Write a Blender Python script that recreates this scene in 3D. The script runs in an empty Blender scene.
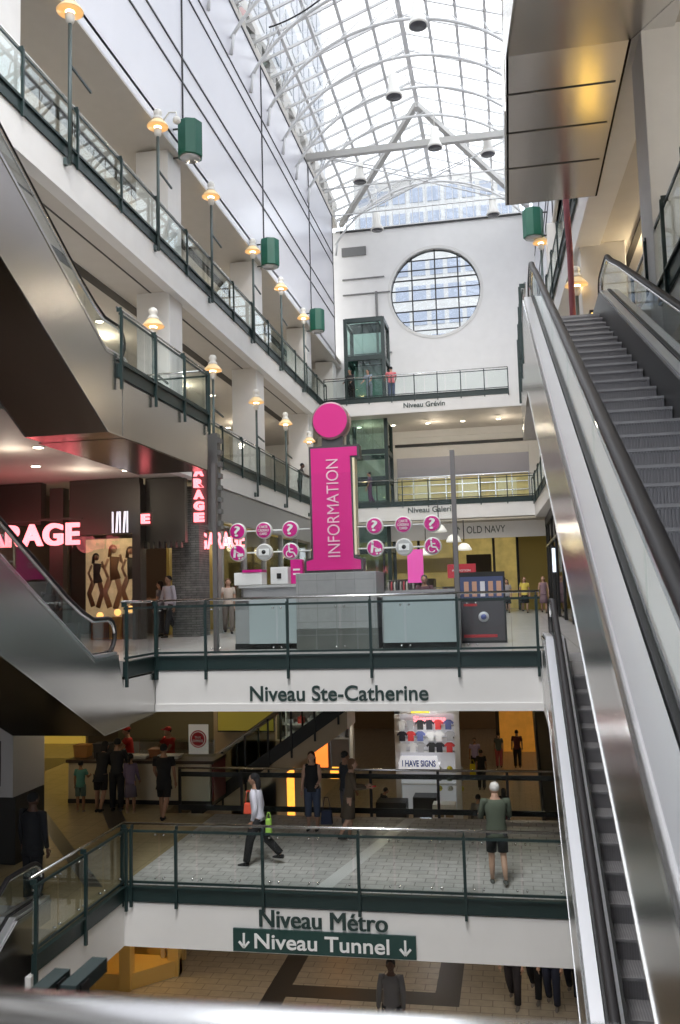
import bpy, bmesh, math, random
from mathutils import Vector, Matrix
random.seed(7)
S = bpy.context.scene
COL = S.collection
PI = math.pi
R = math.radians

# ------------------------------------------------------------------ helpers
def tag(o, label=None, cat=None, group=None, kind=None):
    if label: o['label'] = label
    if cat: o['category'] = cat
    if group: o['group'] = group
    if kind: o['kind'] = kind
    return o

def empty(name, loc, label, cat, group=None, rz=0):
    o = bpy.data.objects.new(name, None); COL.objects.link(o)
    o.location = loc; o.rotation_euler = (0, 0, rz); o.empty_display_size = .1
    return tag(o, label, cat, group)

class MB:
    def __init__(s): s.v = []; s.f = []; s.sm = []
    def add(s, vs, fs, smooth=False):
        n = len(s.v); s.v += [tuple(v) for v in vs]
        s.f += [tuple(i + n for i in f) for f in fs]; s.sm += [smooth] * len(fs); return s
    def box(s, x0, x1, y0, y1, z0, z1):
        if x0 > x1: x0, x1 = x1, x0
        if y0 > y1: y0, y1 = y1, y0
        if z0 > z1: z0, z1 = z1, z0
        return s.add([(x0,y0,z0),(x1,y0,z0),(x1,y1,z0),(x0,y1,z0),(x0,y0,z1),(x1,y0,z1),(x1,y1,z1),(x0,y1,z1)],
                     [(0,3,2,1),(4,5,6,7),(0,1,5,4),(1,2,6,5),(2,3,7,6),(3,0,4,7)])
    def prism(s, poly, axis, a, b):
        # poly: 2D points; axis 'x': (y,z), 'y': (x,z), 'z': (x,y)
        def P(p, t):
            return {'x': (t, p[0], p[1]), 'y': (p[0], t, p[1]), 'z': (p[0], p[1], t)}[axis]
        n = len(poly)
        vs = [P(p, a) for p in poly] + [P(p, b) for p in poly]
        fs = [tuple(range(n)), tuple(range(2*n-1, n-1, -1))] + [(i, n+i, n+(i+1) % n, (i+1) % n) for i in range(n)]
        return s.add(vs, fs)
    def tube(s, pts, r, n=8, cap=True, smooth=True):
        pts = [Vector(p) for p in pts]
        rs = r if isinstance(r, (list, tuple)) else [r]*len(pts)
        rings = []; prev = None
        for i, p in enumerate(pts):
            if i == 0: d = pts[1]-pts[0]
            elif i == len(pts)-1: d = pts[-1]-pts[-2]
            else: d = (pts[i+1]-pts[i]).normalized() + (pts[i]-pts[i-1]).normalized()
            if d.length < 1e-9: d = Vector((0,0,1))
            d.normalize()
            if prev is None:
                u = d.cross(Vector((0,0,1)))
                if u.length < .05: u = Vector((1,0,0)) - d*d.x
            else:
                u = prev - d*prev.dot(d)
            u.normalize(); prev = u; w = d.cross(u)
            rr = rs[i]; ru, rw = rr if isinstance(rr, (list, tuple)) else (rr, rr)
            rings.append([p + u*math.cos(2*PI*k/n)*ru + w*math.sin(2*PI*k/n)*rw for k in range(n)])
        vs = [v for ring in rings for v in ring]; fs = []
        for i in range(len(pts)-1):
            for k in range(n):
                a = i*n+k; b = i*n+(k+1) % n
                fs.append((a, b, b+n, a+n))
        s.add(vs, fs, smooth)
        if cap:
            m = len(s.v)-len(vs)
            s.f += [tuple(m+k for k in range(n))[::-1], tuple(m+(len(pts)-1)*n+k for k in range(n))]; s.sm += [False, False]
        return s
    def bar(s, p, q, w, h=None):
        # rectangular bar from p to q, w wide sideways, h tall
        h = h or w; p = Vector(p); q = Vector(q); d = (q-p).normalized()
        u = d.cross(Vector((0,0,1)))
        if u.length < .01: u = Vector((1,0,0))
        u.normalize(); t = u.cross(d)
        vs = [c + u*a*w/2 + t*b*h/2 for c in (p, q) for a, b in ((-1,-1),(1,-1),(1,1),(-1,1))]
        return s.add(vs, [(0,1,2,3),(7,6,5,4),(0,4,5,1),(1,5,6,2),(2,6,7,3),(3,7,4,0)])
    def lathe(s, prof, c=(0,0,0), n=20, axis='z', smooth=True):
        c = Vector(c); vs = []
        for r, h in prof:
            for k in range(n):
                a = 2*PI*k/n; x, y = r*math.cos(a), r*math.sin(a)
                vs.append(c + (Vector((x,y,h)) if axis == 'z' else Vector((x,h,y)) if axis == 'y' else Vector((h,x,y))))
        fs = [(i*n+k, i*n+(k+1) % n, (i+1)*n+(k+1) % n, (i+1)*n+k) for i in range(len(prof)-1) for k in range(n)]
        fs.append(tuple(range(n))[::-1]); fs.append(tuple((len(prof)-1)*n+k for k in range(n)))
        return s.add(vs, fs, smooth)
    def ball(s, c, rx, ry=None, rz=None, n=12, m=8):
        ry = ry or rx; rz = rz or rx; c = Vector(c); vs = [c+Vector((0,0,-rz))]
        for i in range(1, m):
            t = -PI/2+PI*i/m
            for k in range(n):
                a = 2*PI*k/n
                vs.append(c+Vector((rx*math.cos(t)*math.cos(a), ry*math.cos(t)*math.sin(a), rz*math.sin(t))))
        vs.append(c+Vector((0,0,rz))); fs = []
        for k in range(n): fs.append((0, 1+(k+1) % n, 1+k))
        for i in range(m-2):
            for k in range(n):
                a = 1+i*n+k; b = 1+i*n+(k+1) % n; fs.append((a, b, b+n, a+n))
        L = len(vs)-1
        for k in range(n): fs.append((L, 1+(m-2)*n+k, 1+(m-2)*n+(k+1) % n))
        return s.add(vs, fs, True)
    def mesh(s, name, m):
        me = bpy.data.meshes.new(name); me.from_pydata(s.v, [], s.f)
        me.polygons.foreach_set('use_smooth', s.sm)
        bm = bmesh.new(); bm.from_mesh(me); bmesh.ops.recalc_face_normals(bm, faces=bm.faces); bm.to_mesh(me); bm.free()
        me.materials.append(m); me.update(); return me
    def build(s, name, m, parent=None, bevel=0):
        o = bpy.data.objects.new(name, s.mesh(name, m)); COL.objects.link(o)
        if parent: o.parent = parent
        if bevel:
            b = o.modifiers.new('b', 'BEVEL'); b.width = bevel; b.segments = 2; b.limit_method = 'ANGLE'
        return o

def struct(name, mb, m, bevel=0):
    return tag(mb.build(name, m, None, bevel), kind='structure')
def copy_tree(o, parent=None):
    c = o.copy(); COL.objects.link(c)
    if parent: c.parent = parent
    for ch in list(o.children): copy_tree(ch, c)
    return c

# ------------------------------------------------------------------ materials
MATS = {}
def mat(name, col, rough=.5, metal=0, noise=0, nscale=3, bump=0, bscale=20, emit=0, ecol=None, spec=.5, stretch=None, coat=0):
    if name in MATS: return MATS[name]
    m = bpy.data.materials.new(name); m.use_nodes = True; nt = m.node_tree; b = nt.nodes['Principled BSDF']
    c = (*col, 1)
    b.inputs['Base Color'].default_value = c; b.inputs['Roughness'].default_value = rough; b.inputs['Metallic'].default_value = metal
    b.inputs['Specular IOR Level'].default_value = spec; b.inputs['Coat Weight'].default_value = coat
    if emit: b.inputs['Emission Color'].default_value = (*(ecol or col), 1); b.inputs['Emission Strength'].default_value = emit
    if noise or bump:
        tc = nt.nodes.new('ShaderNodeTexCoord'); mp = nt.nodes.new('ShaderNodeMapping'); nt.links.new(tc.outputs['Object'], mp.inputs[0])
        if stretch: mp.inputs['Scale'].default_value = stretch
        if noise:
            n = nt.nodes.new('ShaderNodeTexNoise'); n.inputs['Scale'].default_value = nscale; n.inputs['Detail'].default_value = 4
            nt.links.new(mp.outputs[0], n.inputs[0])
            mr = nt.nodes.new('ShaderNodeMapRange'); mr.inputs[1].default_value = .3; mr.inputs[2].default_value = .7
            mr.inputs[3].default_value = 1-noise; mr.inputs[4].default_value = 1+noise*.5
            nt.links.new(n.outputs[0], mr.inputs[0])
            mx = nt.nodes.new('ShaderNodeMix'); mx.data_type = 'RGBA'; mx.blend_type = 'MULTIPLY'; mx.inputs[0].default_value = 1
            mx.inputs[6].default_value = c; nt.links.new(mr.outputs[0], mx.inputs[7]); nt.links.new(mx.outputs[2], b.inputs['Base Color'])
        if bump:
            n2 = nt.nodes.new('ShaderNodeTexNoise'); n2.inputs['Scale'].default_value = bscale; nt.links.new(mp.outputs[0], n2.inputs[0])
            bp = nt.nodes.new('ShaderNodeBump'); bp.inputs['Strength'].default_value = bump; bp.inputs['Distance'].default_value = .02
            nt.links.new(n2.outputs[0], bp.inputs['Height']); nt.links.new(bp.outputs[0], b.inputs['Normal'])
    MATS[name] = m; return m

def glass(name, tint=(.9,.96,.95), refl=1.0, minr=.03, rough=0.0):
    if name in MATS: return MATS[name]
    m = bpy.data.materials.new(name); m.use_nodes = True; nt = m.node_tree; nt.nodes.clear()
    out = nt.nodes.new('ShaderNodeOutputMaterial'); tr = nt.nodes.new('ShaderNodeBsdfTransparent'); gl = nt.nodes.new('ShaderNodeBsdfGlossy')
    tr.inputs[0].default_value = (*tint, 1); gl.inputs['Roughness'].default_value = rough
    fr = nt.nodes.new('ShaderNodeFresnel'); fr.inputs[0].default_value = 1.45
    mr = nt.nodes.new('ShaderNodeMapRange'); mr.inputs[3].default_value = minr; mr.inputs[4].default_value = refl; nt.links.new(fr.outputs[0], mr.inputs[0])
    mx = nt.nodes.new('ShaderNodeMixShader'); nt.links.new(mr.outputs[0], mx.inputs[0]); nt.links.new(tr.outputs[0], mx.inputs[1]); nt.links.new(gl.outputs[0], mx.inputs[2])
    nt.links.new(mx.outputs[0], out.inputs[0]); MATS[name] = m; return m

def tiles(name, c1, c2, mortar, sx, sy, axes='xy', msize=.012, rough=.35, off=.5, noise=.1, bump=.0):
    if name in MATS: return MATS[name]
    m = mat(name, c1, rough); nt = m.node_tree; b = nt.nodes['Principled BSDF']
    tc = nt.nodes.new('ShaderNodeTexCoord'); sp = nt.nodes.new('ShaderNodeSeparateXYZ'); cb = nt.nodes.new('ShaderNodeCombineXYZ')
    nt.links.new(tc.outputs['Object'], sp.inputs[0])
    ix = {'x':0,'y':1,'z':2}
    nt.links.new(sp.outputs[ix[axes[0]]], cb.inputs[0]); nt.links.new(sp.outputs[ix[axes[1]]], cb.inputs[1])
    br = nt.nodes.new('ShaderNodeTexBrick'); nt.links.new(cb.outputs[0], br.inputs[0]); br.inputs['Scale'].default_value = 1
    br.inputs['Color1'].default_value = (*c1,1); br.inputs['Color2'].default_value = (*c2,1); br.inputs['Mortar'].default_value = (*mortar,1)
    br.inputs['Mortar Size'].default_value = msize; br.inputs['Brick Width'].default_value = sx; br.inputs['Row Height'].default_value = sy; br.offset = off
    n = nt.nodes.new('ShaderNodeTexNoise'); n.inputs['Scale'].default_value = 6; n.inputs['Detail'].default_value = 6; nt.links.new(tc.outputs['Object'], n.inputs[0])
    mr = nt.nodes.new('ShaderNodeMapRange'); mr.inputs[1].default_value=.3; mr.inputs[2].default_value=.7; mr.inputs[3].default_value = 1-noise; mr.inputs[4].default_value = 1+noise; nt.links.new(n.outputs[0], mr.inputs[0])
    mx = nt.nodes.new('ShaderNodeMix'); mx.data_type='RGBA'; mx.blend_type='MULTIPLY'; mx.inputs[0].default_value = 1
    nt.links.new(br.outputs[0], mx.inputs[6]); nt.links.new(mr.outputs[0], mx.inputs[7]); nt.links.new(mx.outputs[2], b.inputs['Base Color'])
    return m

def steel(name, col=(.56,.55,.54), rough=.22, wav=.25, sc=(1,.15,.15)):
    m = mat(name, col, rough, 1.0, bump=wav, bscale=1.2, stretch=sc, noise=.06, nscale=1.5); return m

WHITE = mat('white_paint', (.80,.79,.78), .45, noise=.03, nscale=2)
WHITEP = mat('white_panel', (.74,.74,.80), .22, noise=.02, nscale=.6)
BEIGE = mat('beige_plaster', (.62,.59,.54), .6, noise=.04)
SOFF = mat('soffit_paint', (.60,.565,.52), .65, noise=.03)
SOFFD = mat('soffit_slot', (.05,.045,.04), .7)
COLM = mat('column_paint', (.80,.79,.78), .5, noise=.03)
RWH = mat('window_steel', (.6,.6,.6), .5)
GREEN = mat('dark_green_paint', (.010,.028,.028), .45)
GREENB = mat('bottle_green_enamel', (.012,.11,.07), .35)
STEELM = steel('brushed_steel')
STEELR = steel('rail_steel', (.75,.75,.75), .2, .0)
STEELD = steel('dark_steel', (.40,.37,.34), .26, .3)
STEELC = steel('satin_deck_steel', (.86,.86,.90), .33, .1)
RUB = mat('black_rubber', (.03,.028,.03), .5, spec=.3)
DARK = mat('dark_metal', (.03,.03,.032), .5)
TREAD = mat('tread_aluminium', (.36,.35,.36), .45, .35, noise=.15, nscale=8)
TREADD = mat('riser_aluminium', (.26,.25,.26), .45, .35)
GL = glass('balustrade_glass', (.95,.98,.97), .24, .0)
GLR = glass('roof_glass', (.93,.96,1.0), .5, .02)
GLS = glass('shop_glass', (.88,.9,.9), .8, .02)
PINK = mat('pink_sign_face', (.62,.012,.22), .4, emit=.06, ecol=(.9,.01,.33))
PINKD = mat('pink_disc_face', (.62,.01,.25), .4)
PINKS = mat('pink_side', (.45,.03,.22), .4)
CHAR = mat('charcoal_frame', (.06,.055,.06), .4)
GTILE = tiles('grey_plinth_tile', (.36,.355,.36), (.33,.33,.335), (.25,.25,.25), .39, .28, 'xz', .006, .4, 0, .06)
GTILED = tiles('dark_plinth_tile', (.13,.13,.12), (.11,.11,.105), (.2,.2,.2), .42, .3, 'xz', .008, .4, 0, .06)
PAVER = tiles('cobble_paver', (.49,.48,.475), (.41,.405,.40), (.27,.26,.25), .34, .22, 'xy', .012, .5, .5, .12)
FLST = tiles('light_stone_floor', (.52,.50,.49), (.49,.475,.465), (.33,.32,.31), 1.2, 1.2, 'xy', .008, .25, 0, .05)
FLMET = tiles('beige_food_floor', (.44,.36,.22), (.41,.335,.205), (.28,.23,.15), .6, .6, 'xy', .006, .25, 0, .06)
FLTUN = tiles('tunnel_floor', (.50,.44,.36), (.45,.395,.32), (.26,.22,.18), .5, .3, 'xy', .012, .3, .5, .1)
FDARK = mat('dark_floor_strip', (.055,.052,.052), .35)
CREAM = mat('cream_laminate', (.62,.55,.42), .45)
TAN = mat('tan_cladding', (.50,.40,.27), .45, noise=.04)
BRICK = tiles('stacked_slate', (.17,.165,.16), (.12,.118,.115), (.06,.06,.06), .32, .07, 'xz', .008, .8, .5, .25)
BLACK = mat('black_paint', (.015,.015,.016), .5)
STORED = mat('store_dark_steel', (.075,.068,.06), .45, .3)
FIX = mat('lamp_white_ceramic', (.85,.83,.78), .4)
SHADE = mat('amber_shade', (.88,.68,.38), .35, emit=.30, ecol=(1,.70,.36))
BULB = mat('warm_bulb', (1,.8,.5), .4, emit=14, ecol=(1,.72,.36))
DISC = mat('downlight_lens', (1,.9,.75), .4, emit=12, ecol=(1,.88,.68))
PAPER = mat('white_board', (.80,.80,.80), .5)
TXT = mat('green_black_lettering', (.02,.045,.042), .5)
TXTW = mat('white_lettering', (.85,.85,.85), .5)
NEON = mat('pink_neon', (1,.25,.28), .4, emit=2.6, ecol=(1,.22,.25))
NEONH = mat('neon_halo_face', (.5,.05,.05), .4, emit=.5, ecol=(1,.1,.1))

# ------------------------------------------------------------------ text
def text(body, center, width, m, parent=None, rot=(PI/2,0,0), bold=0.0, height=None, depth=.012, name='lettering', space=1.0, lines=1.0, double=0):
    cu = bpy.data.curves.new('t', 'FONT'); cu.body = body; cu.align_x = 'CENTER'; cu.align_y = 'CENTER'; cu.size = 1; cu.extrude = .02; cu.offset = bold
    cu.space_character = space; cu.space_line = lines
    o = bpy.data.objects.new('t', cu); COL.objects.link(o); dg = bpy.context.evaluated_depsgraph_get(); dg.update()
    me = bpy.data.meshes.new_from_object(o.evaluated_get(dg)); bpy.data.objects.remove(o)
    xs = [v.co.x for v in me.vertices]; ys = [v.co.y for v in me.vertices]
    w = max(xs)-min(xs); h = max(ys)-min(ys); cx = (max(xs)+min(xs))/2; cy = (max(ys)+min(ys))/2
    sx = width/w; sy = height/h if height else sx
    for v in me.vertices: v.co.x = (v.co.x-cx)*sx; v.co.y = (v.co.y-cy)*sy; v.co.z = v.co.z/.02*depth/2
    if double:
        b_ = bmesh.new(); b_.from_mesh(me); r_ = bmesh.ops.duplicate(b_, geom=b_.verts[:]+b_.edges[:]+b_.faces[:])
        for v in r_['geom']:
            if isinstance(v, bmesh.types.BMVert): v.co.x += double; v.co.z += .0015
        b_.to_mesh(me); b_.free()
    me.materials.clear(); me.materials.append(m)
    t = bpy.data.objects.new(name, me); COL.objects.link(t)
    if parent: t.parent = parent
    t.location = center; t.rotation_euler = rot
    return t

# ------------------------------------------------------------------ camera
F = 880.0
Mrows = [(0.98161842,0.18896075,-0.02681626),(-0.04387875,0.08669964,-0.99526772),(-0.18574158,0.97814979,0.09339733)]
cam = bpy.data.cameras.new('camera'); co = bpy.data.objects.new('camera', cam); COL.objects.link(co)
r0, r1, r2 = [Vector(r) for r in Mrows]
mw = Matrix(((r0.x, -r1.x, -r2.x, 0),(r0.y, -r1.y, -r2.y, 0),(r0.z, -r1.z, -r2.z, 0),(0,0,0,1)))
co.matrix_world = mw
cam.sensor_fit = 'VERTICAL'; cam.sensor_height = 36; cam.sensor_width = 36; cam.lens = 36*F/1024
cam.clip_start = .05; cam.clip_end = 400
cam.dof.use_dof = True; cam.dof.focus_distance = 17; cam.dof.aperture_fstop = 5.0
S.camera = co
S.view_settings.view_transform = 'Standard'; S.view_settings.look = 'None'; S.view_settings.gamma = 1; S.view_settings.exposure = 0.08
S.view_settings.use_curve_mapping = False
S.cycles.use_denoising = True
S.cycles.max_bounces = 8; S.cycles.transparent_max_bounces = 24; S.cycles.caustics_reflective = False; S.cycles.sample_clamp_indirect = 6

# world: bright overcast sky
w = bpy.data.worlds.new('sky'); S.world = w; w.use_nodes = True; nt = w.node_tree
bg = nt.nodes['Background']; tc = nt.nodes.new('ShaderNodeTexCoord'); nz = nt.nodes.new('ShaderNodeTexNoise'); nz.inputs['Scale'].default_value = 2.5
cr = nt.nodes.new('ShaderNodeValToRGB'); cr.color_ramp.elements[0].position = .35; cr.color_ramp.elements[0].color = (.88,.93,1,1)
cr.color_ramp.elements[1].position = .6; cr.color_ramp.elements[1].color = (1,.985,.955,1)
nt.links.new(tc.outputs['Generated'], nz.inputs[0]); nt.links.new(nz.outputs[0], cr.inputs[0]); sx = nt.nodes.new('ShaderNodeSeparateXYZ'); nt.links.new(tc.outputs['Generated'], sx.inputs[0])
mr = nt.nodes.new('ShaderNodeMapRange'); mr.inputs[1].default_value = -.06; mr.inputs[2].default_value = .04; nt.links.new(sx.outputs[2], mr.inputs[0])
mx = nt.nodes.new('ShaderNodeMix'); mx.data_type = 'RGBA'; mx.inputs[6].default_value = (.16,.155,.15,1)
nt.links.new(mr.outputs[0], mx.inputs[0]); nt.links.new(cr.outputs[0], mx.inputs[7]); nt.links.new(mx.outputs[2], bg.inputs[0]); bg.inputs[1].default_value = 2.9

def point(loc, power, col=(1,.86,.66), r=.12, name='lamp_light'):
    l = bpy.data.lights.new(name, 'POINT'); l.energy = power; l.color = col; l.shadow_soft_size = r
    o = bpy.data.objects.new(name, l); COL.objects.link(o); o.location = loc; return o

def spot(loc, to, power, ang=70, r=1.2, col=(1,.975,.94)):
    l = bpy.data.lights.new('fill_spot', 'SPOT'); l.energy = power; l.color = col; l.shadow_soft_size = r; l.spot_size = R(ang); l.spot_blend = .8
    o = bpy.data.objects.new('fill_spot', l); COL.objects.link(o); o.location = loc
    o.rotation_euler = (Vector(to)-Vector(loc)).to_track_quat('-Z', 'Y').to_euler(); return o
for x, y in ((-5.5, -2), (-1.5, 3), (-4.5, 8)): spot((x, y, 20.2), (-3.3, 17, -3), 5200)  # fill lights added above the view to brighten the lower bridges
spot((-3.3, 24, 20.2), (-3.3, 44, 5), 6000)  # added fill light aimed at the far end
# ------------------------------------------------------------------ atrium shell
Y0, YF = -14.0, 48.0
XL = -8.8
def XR(y): return 2.25-.03*(y-13)
Z1, Z2, Z3, ZM, ZT = -1.1, 4.4, 9.6, -5.1, -8.8     # Ste-Catherine, Galerie, Grevin, Metro, Tunnel

# left decks
struct('floor', MB().box(-19, XL, Y0, YF, 8.85, 9.5), WHITE)
struct('trim_1', MB().box(XL-.02, XL+.05, Y0, YF, 8.5, 9.5).box(XL-.25, XL-.021, Y0, YF, 8.5, 8.58), WHITE)
struct('ceiling', MB().box(-19, XL-.02, Y0, YF, 8.56, 8.85), SOFF)
struct('trim_2', MB().box(-10.75, -10.45, Y0, YF, 8.54, 8.565).box(-9.55, -9.5, Y0, YF, 8.55, 8.565), SOFFD)
struct('floor', MB().box(-19, XL, Y0, YF, 3.75, 4.3), WHITE)
struct('trim_3', MB().box(XL-.02, XL+.05, 19.9, YF, 3.45, 4.25).box(XL-.25, XL-.021, 19.9, YF, 3.45, 3.53), WHITE)
struct('ceiling', MB().box(-19, XL-.02, 15, YF, 3.5, 3.75), SOFF)
# upper panel wall with dark joints
pw = MB()
pw.box(XL-.5, XL, Y0, 46.2, 12.75, 20.95)
struct('wall_left', pw, WHITEP)
jn = MB()
for z in (15.1, 15.85, 18.1, 18.7): jn.box(XL, XL+.03, Y0, 46.2, z-.025, z+.025)
for y in (6.0, 14.65, 23.3, 31.95, 40.3): jn.box(XL, XL+.035, y-.03, y+.03, 12.75, 20.95)
jn.box(XL, XL+.03, Y0, 46.2, 20.88, 20.95).box(XL-.5, XL+.03, 46.2, 46.24, 12.75, 20.95)
struct('trim_4', jn, DARK)
struct('ceiling', MB().box(-19, XL-.5, Y0, YF, 12.8, 13.0).box(XL-.5, XL, Y0, YF, 12.7, 12.76), SOFF)
struct('trim_5', MB().box(-11.2, -10.95, Y0, YF, 12.72, 12.8), SOFFD)
struct('wall_left', MB().box(-19.2, -19, Y0, YF, 3.6, 13), BEIGE)
# clerestory band above the panel wall, with openings, and steel posts
cb = MB(); cb.box(XL-.5, XL, Y0, YF, 20.95, 21.25).box(XL-.5, XL, Y0, YF, 22.0, 22.35)
y = Y0
while y < YF: cb.box(XL-.5, XL, y, y+.9, 21.25, 22.0); y += 2.16
struct('wall_left', cb, BEIGE)
struct('wall_left', MB().box(XL-.62, XL-.5, Y0, YF, 20.9, 22.35), mat('grey_recess', (.25,.24,.24), .6))

# left columns on both decks (bay 8.65 m)
ords = ['nearest the camera', 'second back', 'third back', 'fourth back', 'fifth back']
for lev, z0, z1, nm in ((3, 9.5, 12.72, 'top walkway'), (2, 4.3, 8.62, 'middle walkway')):
    k = 0
    for yc in (14.45, 23.1, 31.75, 40.4, 46.8):
        if lev == 2 and yc < 15: continue
        c = MB().box(-9.95, -8.98, yc-.5, yc+.5, z0, z1)
        o = c.build('column', COLM, None, .015); tag(o, f'white square column on the left {nm}, {ords[k]}', 'column', 'square columns of the left walkways'); k += 1
# shop partitions behind the left decks
for z0, z1, nm in ((4.3, 8.6, 'middle'), (9.5, 12.72, 'top')):
    for i, yc in enumerate((19, 27.4, 36, 44.5)):
        struct('wall_left', MB().box(-19, -14.2, yc, yc+.25, z0, z1), BEIGE)
struct('wall_left', MB().box(-14.4, -14.2, 20, 44, 6.9, 8.6), mat('cream_band', (.66,.6,.5), .6))
# far wall with round window
def far_wall():
    cx, cz, rad = -3.38, 16.7, 2.5; x0, x1, z0, z1 = -10.2, 3.6, 4.3, 20.7; n = 64
    outer = []; inner = []
    for k in range(n):
        a = 2*PI*k/n; dx, dz = math.cos(a), math.sin(a)
        inner.append((cx+rad*dx, cz+rad*dz))
        t = min(((x1-cx)/dx if dx > 1e-6 else 1e9), ((x0-cx)/dx if dx < -1e-6 else 1e9), ((z1-cz)/dz if dz > 1e-6 else 1e9), ((z0-cz)/dz if dz < -1e-6 else 1e9))
        outer.append((cx+t*dx, cz+t*dz))
    # put real corners in
    for c in ((x0,z0),(x1,z0),(x0,z1),(x1,z1)):
        j = min(range(n), key=lambda k: (outer[k][0]-c[0])**2+(outer[k][1]-c[1])**2); outer[j] = c
    vs = []
    for y in (YF, YF+.5):
        vs += [(p[0], y, p[1]) for p in inner] + [(p[0], y, p[1]) for p in outer]
    fs = []
    for k in range(n):
        q = (k+1) % n
        fs.append((k, n+k, n+q, q)); fs.append((2*n+k, 2*n+q, 3*n+q, 3*n+k)); fs.append((k, q, 2*n+q, 2*n+k))
        fs.append((n+k, 3*n+k, 3*n+q, n+q))
    m = MB().add(vs, fs); struct('wall_far', m, WHITE)
    # window_1: ring, mullions, pane
    w1 = bpy.data.objects.new('window_1', None); COL.objects.link(w1); w1.location = (cx, YF+.25, cz); tag(w1, kind='structure')
    ring = MB(); N = 64; vs = []; fs = []
    for k in range(N):
        a = 2*PI*k/N
        for rr, yy in ((rad, -.3), (rad, .1), (rad-.06, .1), (rad-.06, -.02), (rad+.14, -.31), (rad+.14, -.25)):
            vs.append((rr*math.cos(a), yy, rr*math.sin(a)))
    for k in range(N):
        a = k*6; b = ((k+1) % N)*6
        fs += [(a+1, b+1, b+2, a+2), (a+2, b+2, b+3, a+3)]
    ring.add(vs, fs).build('window_frame', DARK, w1)
    mu = MB()
    for x in (-1.29, .02, 1.29):
        h = math.sqrt(rad**2-x*x); mu.box(x-.035, x+.035, -.05, .05, -h, h)
    for z in (-2.1,-1.55,-.95,-.35,.25,.85,1.4,1.95):
        h = math.sqrt(rad**2-z*z); mu.box(-h, h, -.045, .045, z-.022-(.015 if abs(z-.85)<.01 or abs(z+.95)<.01 else 0), z+.022)
    mu.build('mullion', DARK, w1)
    MB().lathe([(rad-.02, -.005),(rad-.02, .005)], (0,0,0), 64, 'y', False).build('pane', GLR, w1)
    rr = MB(); vs = []; fs = []; N = 64
    for k in range(N):
        a = 2*PI*k/N
        for q, yy in ((rad, YF-.03), (rad+.17, YF-.03), (rad+.17, YF+.01), (rad, YF+.01)): vs.append((cx+q*math.cos(a), yy, cz+q*math.sin(a)))
    for k in range(N):
        a = k*4; b = ((k+1) % N)*4
        fs += [(a,b,b+1,a+1),(a+1,b+1,b+2,a+2),(a+3,a,b,b+3)]
    struct('trim_6', rr.add(vs, fs), mat('white_reveal', (.7,.69,.67), .5))
far_wall()
# lower part of the far wall: Galerie level bands
struct('trim_7', MB().box(-5.9, 1.9, YF-.12, YF, 8.0, 8.15), DARK)
struct('wall_far', MB().box(-10.2, 3.6, YF-.1, YF, 8.5, 8.9), WHITE)
struct('wall_far', MB().box(-19.2, -10.2, YF, YF+.3, 3.4, 13.1).box(3.6, 12.2, YF, YF+.3, 3.4, 13.1), WHITE)
struct('trim_8', MB().box(-5.8, 1.3, YF-.25, YF-.02, 6.3, 7.35), mat('lavender_grey', (.44,.44,.52), .5))
struct('wall_far', MB().box(1.3, 2.1, YF-.6, YF-.02, 4.3, 8.3), WHITE)
struct('trim_9', MB().box(-8.6,-5.9, YF-.08, YF, 13.4, 13.46).box(-8.6,-5.9,YF-.08,YF,16.9,16.96).box(-8.6,-6.2,YF-.08,YF,17.8,17.86).box(-6.75,-6.62,YF-.1,YF,13.3,17.0).box(-8.6,-7.2,YF-.08,YF,19.2,19.7), mat('grey_joint', (.2,.2,.2), .5))
# yellow shutter shopfront on Galerie
t = empty('shop_window', (-2.3, YF-.3, 4.4), 'wide yellow-lit shopfront behind the far middle-level railing', 'shopfront')
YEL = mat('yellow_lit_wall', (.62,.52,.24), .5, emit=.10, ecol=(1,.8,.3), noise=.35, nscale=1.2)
MB().box(-3.5, 3.55, .05, .2, 0, 1.9).build('back_panel', YEL, t)
f = MB()
for k in range(9): f.box(-3.5+k*.88-.02, -3.5+k*.88+.02, -.05, .02, 0, 1.9)
for z in (.5, .95, 1.4, 1.86): f.box(-3.5, 3.55, -.05, .02, z-.02, z+.02)
f.build('frame', STEELR, t)
for dx in (-2.2, .3, 2.4):
    MB().box(dx-.5, dx+.5, -.03, .04, .3, 1.6).build('poster', mat('pale_yellow_print', (.8,.75,.45), .5), t)

# far decks
def far_deck(z, zb, sof):
    struct('floor', MB().box(XL, XR(43)+.02, 43.02, YF, zb+.03, z-.05), WHITE)
    struct('trim_10', MB().box(XL, XR(43), 42.96, 43.03, zb, z-.05), WHITE)
    struct('ceiling', MB().box(XL, XR(43), 43.03, YF-.1, zb-.02, zb+.03), SOFF)
far_deck(Z3+.2, 8.9, 1); far_deck(Z2+.1, 3.55, 1)
for txt, c, wd in (('Niveau Grévin', (-3.77, 42.93, 9.27), 2.05), ('Niveau Galerie', (-3.6, 42.93, 4.03), 2.3)):
    o = text(txt, c, wd, TXT, bold=.012); tag(o, f'dark lettering {txt} on the far white deck edge', 'sign lettering')

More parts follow.
